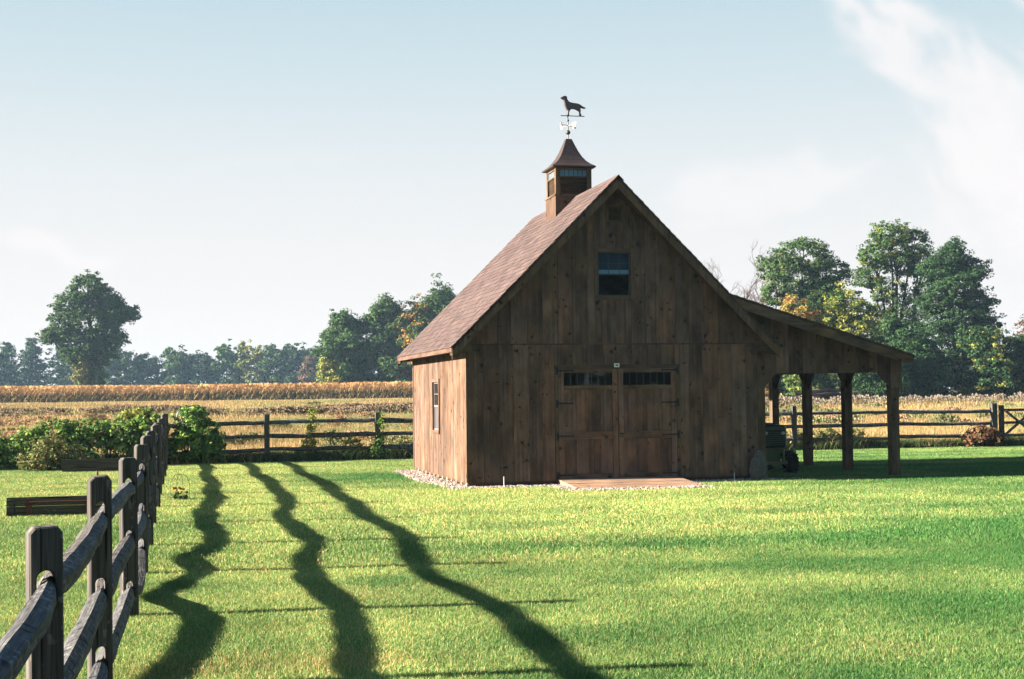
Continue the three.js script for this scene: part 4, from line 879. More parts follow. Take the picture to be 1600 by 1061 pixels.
  for (let i = 0; i < 900; i++) { const b = 38 + 62 * rng(), x = b * (Math.tan(-9 * D2R) + rng() * 0.84); if (fbm(x * 0.12 + 3, b * 0.12, 579, 3) > 0.50) S3.push([x, groundY(x, b) - 0.02, b, 0.45 + 0.3 * rng(), 0.3 + 0.35 * rng(), rng() < 0.5 ? [0.85, 1.15, 0.8] : [1.5, 1.35, 1.2]]); }
  for (let x = 24; x < 66; x += 1.0) for (let b = 77; b < 81; b += 1.3) S4.push([x + rng(), groundY(x, b), b + rng() - (x - 40) * 0.06, 1, 0.42 + 0.62 * fbm(x * 0.7, b * 0.4, 577, 3), [1, 1, 1]]);
  scatter('meadow_weeds', 'dusky weed strip across the meadow before the cornfield', 'weeds', [wg], M.dry, S3, rng);
  scatter('meadow_weeds', 'pale seed-headed weeds before the right-hand trees', 'weeds', [sg], M.dry, S4, rng);
}
// ---- ripe corn
{
  function cornPlant(seed) {
    const rng = mulberry(seed), pos = [], col = [], idx = [];
    const quad = (a, b, c, d, k) => { const o = pos.length / 3; for (const p of [a, b, c, d]) { pos.push(p.x, p.y, p.z); col.push(...k); } idx.push(o, o + 1, o + 2, o, o + 2, o + 3); };
    const H = 1.9 + 0.3 * rng(), tan = [[0.44, 0.29, 0.125], [0.36, 0.25, 0.105], [0.20, 0.17, 0.065], [0.10, 0.105, 0.038]];
    for (const [ax, az] of [[0.016, 0], [0, 0.016]]) quad(v3(-ax, 0, -az), v3(ax, 0, az), v3(ax * 0.5, H, az * 0.5), v3(-ax * 0.5, H, -az * 0.5), tan[2]);
    for (let i = 0; i < 11; i++) {
      const y = 0.25 + (i / 11) * (H - 0.45), a = i * 2.6 + rng(), L = 0.45 + 0.25 * rng(), k = tan[Math.min(3, Math.floor(rng() * 4))].map((c) => c * (0.8 + 0.4 * rng()));
      const dx = Math.cos(a), dz = Math.sin(a), w = 0.038;
      const p = [v3(0, y, 0), v3(dx * L * 0.45, y + 0.22, dz * L * 0.45), v3(dx * L * 0.85, y + 0.06, dz * L * 0.85), v3(dx * L, y - 0.26, dz * L)];
      for (let s = 0; s < 3; s++) { const w0 = w * (1 - s * 0.2), w1 = s === 2 ? 0.004 : w * (1 - (s + 1) * 0.2), sx = -dz, sz = dx; quad(p[s].clone().add(v3(sx * w0, 0, sz * w0)), p[s].clone().add(v3(-sx * w0, 0, -sz * w0)), p[s + 1].clone().add(v3(-sx * w1, 0, -sz * w1)), p[s + 1].clone().add(v3(sx * w1, 0, sz * w1)), k); }
    }
    for (let i = 0; i < 5; i++) { const a = i * 1.25, r = 0.11, q = v3(Math.cos(a) * r, H + 0.24, Math.sin(a) * r), w = 0.022; quad(v3(-w, H - 0.05, 0), v3(w, H - 0.05, 0), q.clone().add(v3(w, 0, 0)), q.clone().add(v3(-w, 0, 0)), [0.46, 0.29, 0.12]); }
    const g = new THREE.BufferGeometry(); g.setAttribute('position', new THREE.Float32BufferAttribute(pos, 3)); g.setAttribute('color', new THREE.Float32BufferAttribute(col, 3)); g.setIndex(idx); g.computeVertexNormals();
    return g;
  }
  const rng = mulberry(601), spots = [];
  const yaw = 13.2 * D2R, cy = Math.cos(yaw), sy = Math.sin(yaw);
  for (let d = 168; d < 188; d += d < 174 ? 0.5 : 0.8) for (let t = -75; t < 30; t += d < 174 ? 0.22 : 0.4) {
    const tt = t + (rng() - 0.5) * 0.15, x = tt * cy + d * sy, b = -tt * sy + d * cy;
    spots.push([x, groundY(x, b), b, 0.95 + 0.2 * rng(), 0.80 + 0.26 * rng() + 0.10 * fbm(tt * 0.12, d * 0.1, 607, 2), (() => { const l = 0.5 + 1.05 * rng() * rng() + 0.25 * fbm(tt * 0.25, d, 609, 3); return [l * 1.05, l, l * 0.95]; })()]);
  }
  scatter('corn_plants', 'ripe tan corn standing in a long row beyond the meadow', 'corn', [cornPlant(611)], M.dry, spots, rng);
}

// ---------------------------------------------------------------- trees and shrubs
const greens = { base: [[0.046, 0.100, 0.021], [0.061, 0.124, 0.027], [0.034, 0.077, 0.019], [0.082, 0.139, 0.032]], dark: [[0.027, 0.071, 0.022], [0.039, 0.087, 0.024], [0.022, 0.057, 0.019]], yellow: [[0.253, 0.266, 0.048], [0.179, 0.221, 0.045], [0.358, 0.309, 0.060], [0.119, 0.171, 0.034]], orange: [[0.370, 0.191, 0.042], [0.289, 0.176, 0.047], [0.186, 0.155, 0.047], [0.433, 0.247, 0.052]], brown: [[0.173, 0.104, 0.060], [0.138, 0.091, 0.052], [0.112, 0.095, 0.043]], pine: [[0.029, 0.067, 0.025], [0.039, 0.082, 0.030]], hedge: [[0.096, 0.200, 0.034], [0.139, 0.257, 0.046], [0.262, 0.342, 0.061], [0.061, 0.134, 0.031]], hay: [[0.208, 0.194, 0.065], [0.116, 0.156, 0.038], [0.286, 0.233, 0.091], [0.065, 0.103, 0.032]], rusty: [[0.187, 0.080, 0.042], [0.122, 0.056, 0.033], [0.243, 0.131, 0.066], [0.066, 0.071, 0.024]] };
// leaves gathered in clumps over the surface and through the volume of lobes
function foliage(seed, lobes, { leaf = 0.28, clumpsPerLobe = 60, perClump = 30, clumpR = 0.7, palette = greens.base, flat = 0.55, accent = null, accentShare = 0 } = {}) {
  const rng = mulberry(seed), pos = [], col = [], idx = [], tips = [], g3 = () => { let x, y, z, l; do { x = rng() * 2 - 1; y = rng() * 2 - 1; z = rng() * 2 - 1; l = x * x + y * y + z * z; } while (l > 1 || l < 0.01); l = Math.sqrt(l); return v3(x / l, y / l, z / l); };
  const U = v3(), V = v3(), n = v3();
  for (const [lx, ly, lz, rx, ry, rz, w = 1, pal] of lobes) {
    const count = Math.round(clumpsPerLobe * w);
    for (let i = 0; i < count; i++) {
      const d = g3(), rr = (0.40 + 0.60 * Math.pow(rng(), 0.5)) * (rng() < 0.16 ? 1.22 : 1), c = v3(lx + d.x * rx * rr, ly + d.y * ry * rr, lz + d.z * (rz ?? rx) * rr);
      const cr = clumpR * (0.4 + 0.75 * rng()), P = accent && rng() < accentShare ? accent : pal ?? palette, shade = 0.85 + 0.3 * rng();
      if (i % 5 === 0) tips.push(c);
      const m = Math.round(perClump * (0.6 + 0.8 * rng()));
      for (let k = 0; k < m; k++) {
        const e = g3(), q = Math.cbrt(rng()) * cr, x = c.x + e.x * q, y = c.y + e.y * q * flat, z = c.z + e.z * q;
        n.copy(e).multiplyScalar(0.5).add(d.clone().multiplyScalar(0.5)).add(v3(0, 0.45, 0)).add(g3().multiplyScalar(0.9)).normalize();
        U.copy(g3()).cross(n).normalize(); V.copy(n).cross(U);
        const L = leaf * (0.6 + 0.7 * rng()), Wd = L * (0.5 + 0.25 * rng()), b = P[Math.floor(rng() * P.length)], f = shade * (0.75 + 0.5 * rng()), o = pos.length / 3;
        pos.push(x - V.x * L * 0.5, y - V.y * L * 0.5, z - V.z * L * 0.5, x + U.x * Wd * 0.5, y + U.y * Wd * 0.5, z + U.z * Wd * 0.5, x + V.x * L * 0.5, y + V.y * L * 0.5, z + V.z * L * 0.5, x - U.x * Wd * 0.5, y - U.y * Wd * 0.5, z - U.z * Wd * 0.5);
        for (let j = 0; j < 4; j++) col.push(b[0] * f, b[1] * f, b[2] * f);
        idx.push(o, o + 1, o + 2, o, o + 2, o + 3);
      }
    }
  }
  const g = new THREE.BufferGeometry();
  g.setAttribute('position', new THREE.Float32BufferAttribute(pos, 3)); g.setAttribute('color', new THREE.Float32BufferAttribute(col, 3)); g.setIndex(idx); g.computeVertexNormals();
  return { geometry: g, tips };
}
function limbs(seed, lobes, tips, H, r0, fork = 0.3) {
  const rng = mulberry(seed), list = [], topY = Math.max(...lobes.map((l) => l[1]));
  const trunkTop = v3((rng() - 0.5) * 0.4, topY * 0.82, (rng() - 0.5) * 0.4);
  const at = (t) => v3(trunkTop.x * t + 0.15 * Math.sin(t * 4 + seed), trunkTop.y * t - 0.3 * (1 - t), trunkTop.z * t + 0.12 * Math.cos(t * 5 + seed) - 0.12);
  const T = []; for (let i = 0; i <= 10; i++) T.push(at(i / 10));
  list.push(tube(T, T.map((_, i) => r0 * (i ? 1 : 1.35) * Math.pow(1 - i / 11.5, 0.8)), 9));
  lobes.forEach((l) => {
    const c = v3(l[0], l[1], l[2]), t = clamp((l[1] / trunkTop.y) * (fork + 0.35 * rng()), 0.12, 0.85), s = at(t), m = s.clone().lerp(c, 0.5).add(v3((rng() - 0.5) * 0.6, -0.06 * H, (rng() - 0.5) * 0.6));
    const P = new THREE.CatmullRomCurve3([s, m, c]).getPoints(6); list.push(tube(P, P.map((_, i) => r0 * 0.5 * (1 - i / 8)), 6));
    const mine = tips.filter((q) => q.distanceTo(c) < Math.max(l[3], l[4]) * 1.1).slice(0, 9);
    for (const q of mine) { const P2 = [c.clone().lerp(s, 0.3 * rng()), c.clone().lerp(q, 0.55).add(v3(0, -0.2 * rng(), 0)), q]; list.push(tube(P2, [r0 * 0.20, r0 * 0.12, r0 * 0.04], 4)); }
  });
  return mergeGeometries(list);
}
function makeTree(name, label, x, b, lobes, { seed = 1, r0 = 0.28, group, sink = 0, bark = M.bark, fork, ...opt }) {
  const t = thing(name, label, 'tree', [x, groundY(x, b) - 0.05 - sink, -b], 0, group);
  const f = foliage(seed, lobes, opt), H = Math.max(...lobes.map((l) => l[1] + l[4]));
  part(t, 'trunk', limbs(seed + 1, lobes, f.tips, H, r0, fork), bark);
  part(t, 'crown', f.geometry, M.leaf);
  return t;
}
// lobes thrown inside a rounded envelope
function roundCrown(seed, H, R, { from = 0.25, n = 9 } = {}) {
  const rng = mulberry(seed), L = [[0, H * (0.5 + from * 0.4), 0, R * 0.62, H * (0.5 - from * 0.35), R * 0.62, 1.5]];
  for (let i = 0; i < n; i++) { const t = (i + 0.5) / n, y = lerp(H * from, H * 0.88, t), e = Math.pow(Math.sin(Math.PI * clamp(0.22 + 0.72 * t, 0, 1)), 0.7), a = i * 2.4 + rng(), r = R * e * (0.45 + 0.3 * rng()), s = R * (0.30 + 0.16 * rng()); L.push([Math.cos(a) * r, y, Math.sin(a) * r, s, s * (0.75 + 0.3 * rng()), s, 0.8]); }
  return L;
}
{
  // lone tree at the edge of the corn
  makeTree('lone_tree', 'tall lone leafy tree with an ivy-clad trunk beyond the corn at left', -12.1, 208, [
    [-0.3, 16.2, 0, 2.6, 2.2, 2.6, 1.1], [-2.5, 13.9, 0.4, 2.5, 2.3, 2.4, 1.1], [1.7, 15.0, -0.5, 1.9, 1.8, 2, 0.8], [3.6, 12.6, 0.3, 3.0, 1.9, 2.6, 1.2], [5.3, 12.9, 0, 1.5, 1.0, 1.3, 0.5], [0.2, 11.6, 0.5, 3.2, 2.7, 3.0, 1.5], [-3.4, 10.9, 0, 2.4, 1.9, 2.2, 0.9], [-5.2, 9.6, 0.3, 1.7, 1.1, 1.5, 0.5], [2.4, 9.4, 0, 2.7, 1.6, 2.4, 0.9], [-1.0, 8.2, 0.2, 2.7, 2.2, 2.3, 1.0], [-0.8, 5.6, 0.2, 1.7, 1.8, 1.5, 0.7, greens.hay], [-1.0, 3.2, 0.2, 1.35, 1.9, 1.2, 0.6, greens.hay], [0.6, 3.9, 0, 1.6, 2.4, 1.2, 0.6], [-2.2, 7.0, 0.2, 1.9, 1.5, 1.6, 0.6], [1.6, 7.2, 0, 2.2, 1.6, 1.8, 0.8], [3.0, 14.2, 0.2, 1.6, 1.3, 1.5, 0.6]],
    { seed: 701, r0: 0.42, leaf: 0.32, clumpsPerLobe: 120, perClump: 34, clumpR: 0.70, palette: greens.base, fork: 0.45 });
  // middle wood beside the barn roof
  const mid = 'trees beyond the corn left of the barn roof';
  makeTree('broadleaf_tree', 'rounded dark green tree at the left end of the middle wood', 22.2, 195, roundCrown(711, 12.8, 4.3, { from: 0.10, n: 12 }), { seed: 712, leaf: 0.34, clumpsPerLobe: 100, perClump: 34, clumpR: 0.85, group: mid });
  makeTree('broadleaf_tree', 'tall full green tree in the centre of the middle wood', 27.6, 194, roundCrown(715, 14.9, 4.4, { from: 0.10, n: 12 }), { seed: 716, leaf: 0.34, clumpsPerLobe: 100, perClump: 34, clumpR: 0.85, group: mid });
  makeTree('broadleaf_tree', 'green tree turning orange at its right side beside the roof edge', 31.6, 192, roundCrown(719, 14.3, 3.6, { from: 0.12, n: 11 }), { seed: 720, leaf: 0.34, clumpsPerLobe: 100, perClump: 34, clumpR: 0.85, accent: greens.orange, accentShare: 0.38, group: mid });
  makeTree('broadleaf_tree', 'pointed green tree rising just above the barn roof slope', 35.3, 193, roundCrown(723, 16.8, 3.4, { from: 0.15, n: 11 }), { seed: 724, leaf: 0.34, clumpsPerLobe: 100, perClump: 34, clumpR: 0.85, group: mid });
  makeTree('broadleaf_tree', 'low yellowing tree at the foot of the middle wood', 19.1, 187, roundCrown(727, 6.2, 2.0, { from: 0.1, n: 7 }), { seed: 728, leaf: 0.36, clumpsPerLobe: 20, perClump: 22, clumpR: 0.7, palette: greens.yellow, r0: 0.15, group: mid });
  // far wood along the horizon
  const far = 'far wood along the left horizon';
  const spots = [[-52, 381, 14, 5.2, 'pine'], [-42.4, 380, 13.6, 4.6, 'pine'], [-36.1, 378, 14.6, 4.3, 'pine'], [-28.2, 376, 14.2, 4.9, 'pine'], [-21.5, 374, 12.6, 5.0, 'base'], [-14.8, 373, 12.8, 5.6, 'base'], [-7.7, 372, 10.7, 4.8, 'dark'], [-0.6, 370, 12.5, 4.6, 'base'], [5.0, 369, 11.2, 4.5, 'dark'], [12.1, 367, 12.7, 4.0, 'base'], [17.6, 366, 13.4, 4.7, 'yellow'], [23.9, 364, 12.8, 4.4, 'base'], [28.6, 363, 13.0, 4.2, 'dark'], [34.5, 362, 12.2, 4.6, 'base'], [41.0, 361, 12.6, 4.8, 'dark'], [48.0, 360, 12.2, 4.8, 'base'], [55.5, 359, 12.4, 4.8, 'dark']];
  const words = ['first', 'second', 'third', 'fourth', 'fifth', 'sixth', 'seventh', 'eighth', 'ninth', 'tenth', 'eleventh', 'twelfth', 'thirteenth', 'fourteenth', 'fifteenth', 'sixteenth', 'seventeenth'];
  const looks = { pine: 'dark pine', base: 'hazy green tree', dark: 'dark leafy tree', yellow: 'yellowish green tree' };
  spots.forEach(([x, b, H0, R0, kind], i) => {
    const H = H0 * 1.12, R = R0 * 1.12;
    const lobes = kind === 'pine' ? Array.from({ length: 9 }, (_, k) => { const t = k / 8, r = R * (0.95 - 0.68 * t), a = k * 2.4 + i; return [Math.cos(a) * r * 0.25, lerp(H * 0.14, H * 0.90, t), Math.sin(a) * r * 0.25, r, H * 0.085, r, 0.9 - 0.4 * t]; }) : roundCrown(730 + i, H, R, { from: 0.04, n: 10 });
    makeTree(kind === 'pine' ? 'pine_tree' : 'broadleaf_tree', `${looks[kind]} of the far horizon wood, ${words[i]} from the left edge`, x, b, lobes, { seed: 760 + i * 3, leaf: 0.6, clumpsPerLobe: 42, perClump: 24, clumpR: 0.9, palette: greens[kind], r0: 0.25, group: far });
  });
  makeTree('broadleaf_tree', 'small russet-brown tree on the horizon left of the middle wood', 29.4, 332, roundCrown(811, 10.6, 2.9, { from: 0.12, n: 8 }), { seed: 812, leaf: 0.5, clumpsPerLobe: 24, perClump: 20, clumpR: 0.8, palette: greens.brown, r0: 0.2 });
  // low scrub closing the foot of the far wood
  const scrub = foliage(821, Array.from({ length: 60 }, (_, k) => [-62 + k * 2.2, 5.2, -10 + 6 * vnoise(k * 1.3, 2, 9), 3.2, 4.6 + 5.0 * vnoise(k * 0.45, 5, 3) + 2.0 * vnoise(k * 1.7, 9, 4), 2.4, 2.4]), { leaf: 0.6, clumpsPerLobe: 20, perClump: 22, clumpR: 1.0, palette: greens.dark });
  const sc = lit(new THREE.Mesh(scrub.geometry, M.leaf)); sc.name = 'undergrowth'; sc.position.set(0, 1.1, -372); scene.add(tag(sc, 'dark undergrowth closing the foot of the far wood', 'undergrowth', null, 'stuff'));

  // right-hand wood behind the lean-to
  const rg = 'trees behind the lean-to at right';
  makeTree('broadleaf_tree', 'broad green tree rising behind the top of the lean-to roof', 51.3, 111, [
    [0, 12.0, 0, 2.5, 1.7, 2.4, 1.3], [-2.0, 11.0, 0.3, 1.8, 1.4, 1.8, 0.9], [2.3, 10.7, 0, 1.9, 1.4, 1.8, 0.9], [-2.2, 9.0, 0, 1.5, 1.2, 1.5, 0.7], [1.2, 9.0, 0.4, 2.0, 1.5, 2, 1.0], [0, 7.6, 0.3, 2.6, 1.6, 2.4, 1.1], [2.6, 8.4, 0, 1.6, 1.2, 1.4, 0.6], [-1.5, 5.8, 0, 2.4, 1.6, 2, 0.9], [1.6, 5.0, 0, 2.4, 1.8, 2, 0.9], [0, 2.8, 0, 2.8, 1.8, 2, 0.9]],
    { seed: 901, r0: 0.3, leaf: 0.19, clumpsPerLobe: 110, perClump: 44, clumpR: 0.56, palette: greens.base, accent: greens.hay, accentShare: 0.08, group: rg });
  makeTree('maple_tree', 'orange autumn maple above the lean-to roof slope', 42.6, 92.5, [[-0.4, 6.6, 0, 1.2, 1.1, 1.1, 1], [0.7, 5.7, 0.2, 1.1, 1.0, 1.1, 1], [-0.9, 5.2, 0, 1.1, 1.0, 1.1, 1], [0, 4.0, 0.2, 1.5, 1.2, 1.3, 1.1], [-0.6, 2.6, 0.2, 1.5, 1.1, 1.3, 1.1], [0.4, 1.4, 0.3, 1.5, 1.0, 1.2, 1]], { seed: 905, r0: 0.13, leaf: 0.16, clumpsPerLobe: 62, perClump: 34, clumpR: 0.40, palette: greens.orange, accent: greens.yellow, accentShare: 0.25, group: rg });
  makeTree('broadleaf_tree', 'yellow-green tree between the orange maple and the tall tree', 45.7, 92, [[0, 7.1, 0, 1.5, 1.2, 1.4, 1.1], [-1.3, 6.2, 0.2, 1.2, 1.0, 1.2, 0.9], [1.4, 6.2, 0, 1.3, 1.1, 1.2, 0.9], [0.2, 5.2, 0.5, 2.0, 1.3, 1.7, 1.2], [-1.2, 4.2, 0.3, 1.5, 1.2, 1.3, 1], [1.5, 3.9, 0.3, 1.6, 1.3, 1.4, 1], [0, 2.6, 0.3, 2.2, 1.4, 1.7, 1.1], [0.2, 1.1, 0.3, 2.3, 1.0, 1.6, 1]], { seed: 909, r0: 0.18, leaf: 0.17, clumpsPerLobe: 72, perClump: 36, clumpR: 0.44, palette: greens.yellow, accent: greens.base, accentShare: 0.35, group: rg });
  makeTree('broadleaf_tree', 'tallest tree behind the lean-to, forked trunk showing through thin leaves', 58.1, 107.6, [
    [-0.3, 13.6, 0, 1.7, 1.1, 1.6, 1], [1.5, 12.9, 0.2, 1.6, 1.3, 1.5, 0.9], [-1.9, 11.9, 0, 1.4, 1.1, 1.4, 0.8], [2.3, 11.2, 0.3, 1.3, 1.3, 1.2, 0.7], [0.2, 11.3, 0.2, 1.9, 1.2, 1.7, 0.8], [-2.6, 10.1, 0, 1.2, 0.9, 1.1, 0.5], [-1.0, 9.1, 0.3, 1.7, 1.1, 1.5, 0.6], [2.0, 8.9, 0, 1.6, 1.2, 1.4, 0.6], [0.6, 7.2, 0, 1.7, 1.2, 1.4, 0.5], [-1.8, 6.8, 0, 1.5, 1.1, 1.3, 0.5], [2.1, 6.0, 0, 1.5, 1.2, 1.3, 0.5], [-0.6, 4.6, 0.2, 2.2, 1.4, 1.6, 0.8]],
    { seed: 913, r0: 0.30, leaf: 0.19, clumpsPerLobe: 90, perClump: 42, clumpR: 0.54, palette: greens.base, accent: greens.yellow, accentShare: 0.10, fork: 0.12, group: rg });
  makeTree('broadleaf_tree', 'dark green tree right of the tallest tree', 59.6, 101, [
    [-0.1, 11.3, 0, 1.3, 1.3, 1.3, 0.9], [-1.2, 10.2, 0, 1.4, 1.3, 1.3, 0.9], [1.2, 10.0, 0.2, 1.5, 1.3, 1.4, 0.9], [0, 8.9, 0.3, 2.2, 1.5, 1.9, 1.2], [-1.6, 7.7, 0, 1.5, 1.2, 1.4, 0.8], [1.9, 7.6, 0.2, 1.5, 1.1, 1.3, 0.8], [2.6, 6.0, 0, 1.4, 0.8, 1.2, 0.6], [0.3, 6.5, 0.4, 2.2, 1.3, 1.8, 1], [-1.4, 5.4, 0, 1.6, 1.1, 1.4, 0.7], [1.2, 4.5, 0.2, 2.2, 1.2, 1.7, 0.8], [0, 2.8, 0, 2.5, 1.5, 1.8, 0.9]],
    { seed: 917, r0: 0.28, leaf: 0.19, clumpsPerLobe: 110, perClump: 44, clumpR: 0.56, palette: greens.dark, group: rg });
  const bush = (label, x, b, H, R, seed, palette, accent) => { const L = roundCrown(seed, H, R, { from: 0.06, n: 10 }); for (const l of L) if (l[1] < H * 0.3) { l[3] *= 1.3; l[5] *= 1.3; } L.push([0, H * 0.2, 0, R * 0.9, H * 0.24, R * 0.8, 1.2]); makeTree('understorey_tree', label, x, b, L, { seed: seed + 1, r0: 0.10, leaf: 0.19, clumpsPerLobe: 74, perClump: 40, clumpR: 0.48, palette, accent, accentShare: 0.15, group: 'understorey at the edge of the right-hand wood' }); };
  bush('bushy dark tree below the tallest tree', 49.2, 88.9, 4.9, 2.7, 931, greens.dark, greens.base);
  bush('bushy tree with yellow-green top at the wood edge above the gate', 53.8, 88, 5.4, 2.8, 935, greens.dark, greens.yellow);
  bush('dark bushy tree at the right end of the wood edge', 57.6, 87.4, 4.7, 2.6, 939, greens.dark, greens.base);
  bush('leafy dark tree just right of the lean-to eave', 45.6, 88, 3.9, 2.4, 943, greens.dark, greens.base);
  bush('low dark thicket under the far end of the lean-to', 41.6, 90, 2.6, 2.2, 947, greens.base, greens.yellow);
  bush('dark middle-height tree behind the gap beside the tallest tree', 54.6, 115, 11.6, 3.9, 957, greens.base, greens.yellow);
  bush('shaded bushy tree between lean-to eave and tallest tree', 51.8, 96, 6.2, 3.4, 951, greens.dark, greens.base);
  bush('golden shrubby tree seen through the lean-to opening', 38.6, 92, 3.0, 2.0, 955, greens.orange, greens.yellow);
  makeTree('broadleaf_tree', 'reddish thin-leaved tree at the right picture edge', 93.6, 142.6, roundCrown(961, 9.6, 2.6, { from: 0.3, n: 8 }), { seed: 962, r0: 0.16, leaf: 0.24, clumpsPerLobe: 16, perClump: 14, clumpR: 0.6, palette: greens.rusty, group: rg });
  makeTree('broadleaf_tree', 'yellowish tree low at the right picture edge', 90.5, 138, roundCrown(965, 6.4, 3.0, { from: 0.08, n: 8 }), { seed: 966, r0: 0.16, leaf: 0.28, clumpsPerLobe: 40, perClump: 22, clumpR: 0.6, palette: greens.yellow, group: rg });
  // bare tree
  const bare = (x, b, H, seed, label) => {
    const t = thing('bare_tree', label, 'tree', [x, groundY(x, b) - 0.1, -b], 0, 'leafless trees above the lean-to'), rng = mulberry(seed), stems = [], twigs = [];
    const grow = (p, d, L, r, n) => {
      const P = [p.clone()]; let q = p.clone(); const dd = d.clone();
      for (let i = 0; i < 4; i++) { dd.add(v3((rng() - 0.5) * 0.5, 0.05, (rng() - 0.5) * 0.5)).normalize(); q = q.clone().addScaledVector(dd, L / 4); P.push(q); }
      (n > 2 ? stems : twigs).push(tube(P, P.map((_, i) => r * (1 - 0.14 * i)), n > 2 ? 6 : 4));
      if (n) for (let k = 0; k < 4; k++) { const s = P[1 + Math.floor(rng() * 4)]; grow(s, dd.clone().add(v3((rng() - 0.5) * 2.4, 0.1 * rng(), (rng() - 0.5) * 2.4)).normalize(), L * (0.42 + 0.2 * rng()), r * 0.55, n - 1); }
    };
    for (let k = 0; k < 3; k++) grow(v3((k - 1) * 0.3, 0, 0), v3((k - 1) * 0.35, 1, (rng() - 0.5) * 0.3).normalize(), H * 0.66, 0.13, 4);
    part(t, 'trunk', mergeGeometries(stems), M.barkPale); part(t, 'twigs', mergeGeometries(twigs), M.barkPale);
  };
  bare(50.2, 122, 12.6, 971, 'leafless pale tree showing above the roof junction'); bare(53.6, 124, 11.8, 975, 'leafless pale tree against the broad green tree');
  // brush pile at the foot of the wood
  const pile = thing('brush_pile', 'heap of dead branches and logs at the foot of the wood', 'brush pile', [40.6, groundY(40.6, 85) + 0.35, -85]), rng = mulberry(981);
  for (let i = 0; i < 22; i++) { const a = (rng() - 0.5) * 0.9, L = 1.0 + 1.6 * rng(), x = (rng() - 0.5) * 3.2, y = 0.15 + 0.75 * rng() * (1 - Math.abs(x) / 2.2), z = (rng() - 0.5) * 1.2, d = v3(Math.cos(a), (rng() - 0.5) * 0.35, Math.sin(a)).multiplyScalar(L / 2), c = v3(x, y, z); part(pile, 'branch', tube([c.clone().sub(d), c.clone().add(v3(0, 0.06 * rng(), 0)), c.clone().add(d)], [0.09, 0.08, 0.04], 6), i % 3 ? M.bark : M.barkPale); }
}
{
  // hedge and climbers by the fence corner
  function shrub(name, label, x, b, lobes, opt, group) {
    const t = thing(name, label, 'shrub', [x, 0, -b], 0, group), f = foliage(opt.seed, lobes, opt), list = [], rng = mulberry(opt.seed + 5);
    for (const q of f.tips.slice(0, 40)) { const s = v3(q.x * 0.35 + (rng() - 0.5) * 0.2, -0.05, q.z * 0.35); list.push(tube([s, s.clone().lerp(q, 0.5).add(v3((rng() - 0.5) * 0.12, 0.05, 0)), q], [0.012, 0.009, 0.004], 4)); }
    part(t, 'stems', mergeGeometries(list), M.bark); part(t, 'foliage', f.geometry, M.leaf);
    return t;
  }
  const hg = 'hedge shrubs beyond the left fence';
  const O = { leaf: 0.085, clumpsPerLobe: 60, perClump: 26, clumpR: 0.15, palette: greens.hedge, flat: 0.75 };
  shrub('hedge_shrub', 'spreading dark hedge shrub at the left picture edge', -4.5, 35.7, [[-0.9, 0.45, 0, 0.8, 0.45, 0.6, 1.2], [0, 0.55, 0, 0.8, 0.42, 0.6, 1.2], [0.6, 0.38, 0.2, 0.6, 0.38, 0.5, 1], [-0.3, 0.25, 0.5, 1.2, 0.28, 0.4, 1.1]], { ...O, seed: 1001 }, hg);
  shrub('hedge_shrub', 'leafy hedge shrub with yellow-lit top left of the plain backboard', -2.95, 35.9, [[0.1, 0.80, -0.2, 0.55, 0.40, 0.45, 1.2], [-0.4, 0.55, 0, 0.5, 0.45, 0.45, 1], [0.5, 0.60, -0.1, 0.5, 0.45, 0.45, 1], [0, 0.3, 0.2, 0.9, 0.32, 0.5, 1.1]], { ...O, seed: 1005 }, hg);
  shrub('hedge_shrub', 'feathery tan-green hedge shrub beside the plain backboard', -2.75, 34.5, [[-0.1, 0.45, 0, 0.42, 0.40, 0.4, 1], [-0.4, 0.25, 0.1, 0.42, 0.28, 0.4, 1], [0.35, 0.3, -0.2, 0.4, 0.3, 0.35, 0.8]], { ...O, leaf: 0.07, seed: 1009, palette: greens.hay }, hg);
  shrub('hedge_shrub', 'wide leafy hedge shrub behind the plain backboard', -1.7, 36.2, [[-0.4, 0.75, 0, 0.55, 0.42, 0.5, 1.1], [0.3, 0.80, -0.1, 0.55, 0.38, 0.5, 1.1], [0.0, 0.4, 0.2, 0.9, 0.40, 0.5, 1.3], [0.75, 0.65, 0, 0.45, 0.5, 0.45, 1]], { ...O, seed: 1013 }, hg);
  shrub('hedge_shrub', 'taller vine-covered hedge shrub touching the corner of the fence', -0.75, 36.5, [[0, 1.0, 0, 0.48, 0.36, 0.4, 1.1], [0.1, 0.6, 0.1, 0.6, 0.5, 0.45, 1.2], [-0.25, 1.22, -0.3, 0.40, 0.18, 0.3, 0.6, greens.yellow], [0, 0.25, 0.3, 0.65, 0.3, 0.4, 1]], { ...O, seed: 1017 }, hg);
  shrub('vine_bush', 'dense climbing vine bush covering the fence corner', 0.30, 36.35, [[0, 1.02, 0, 0.46, 0.42, 0.42, 1.4], [0.28, 0.78, 0.1, 0.44, 0.44, 0.42, 1.4], [-0.1, 0.45, 0.15, 0.48, 0.45, 0.42, 1.3], [0.40, 0.36, 0.2, 0.38, 0.36, 0.38, 1.2], [0.1, 1.30, -0.1, 0.3, 0.16, 0.3, 0.6]], { ...O, leaf: 0.09, seed: 1021, palette: greens.hedge });
  shrub('fence_vine', 'young climbing vine rising above the fence between two left posts', 3.25, 36.5, [[0, 0.45, 0, 0.16, 0.35, 0.14, 0.35], [0.04, 0.95, 0, 0.10, 0.22, 0.10, 0.2], [0.10, 1.28, 0, 0.10, 0.10, 0.08, 0.10], [-0.05, 0.2, 0, 0.35, 0.2, 0.2, 0.4]], { ...O, leaf: 0.07, seed: 1025, palette: greens.yellow });
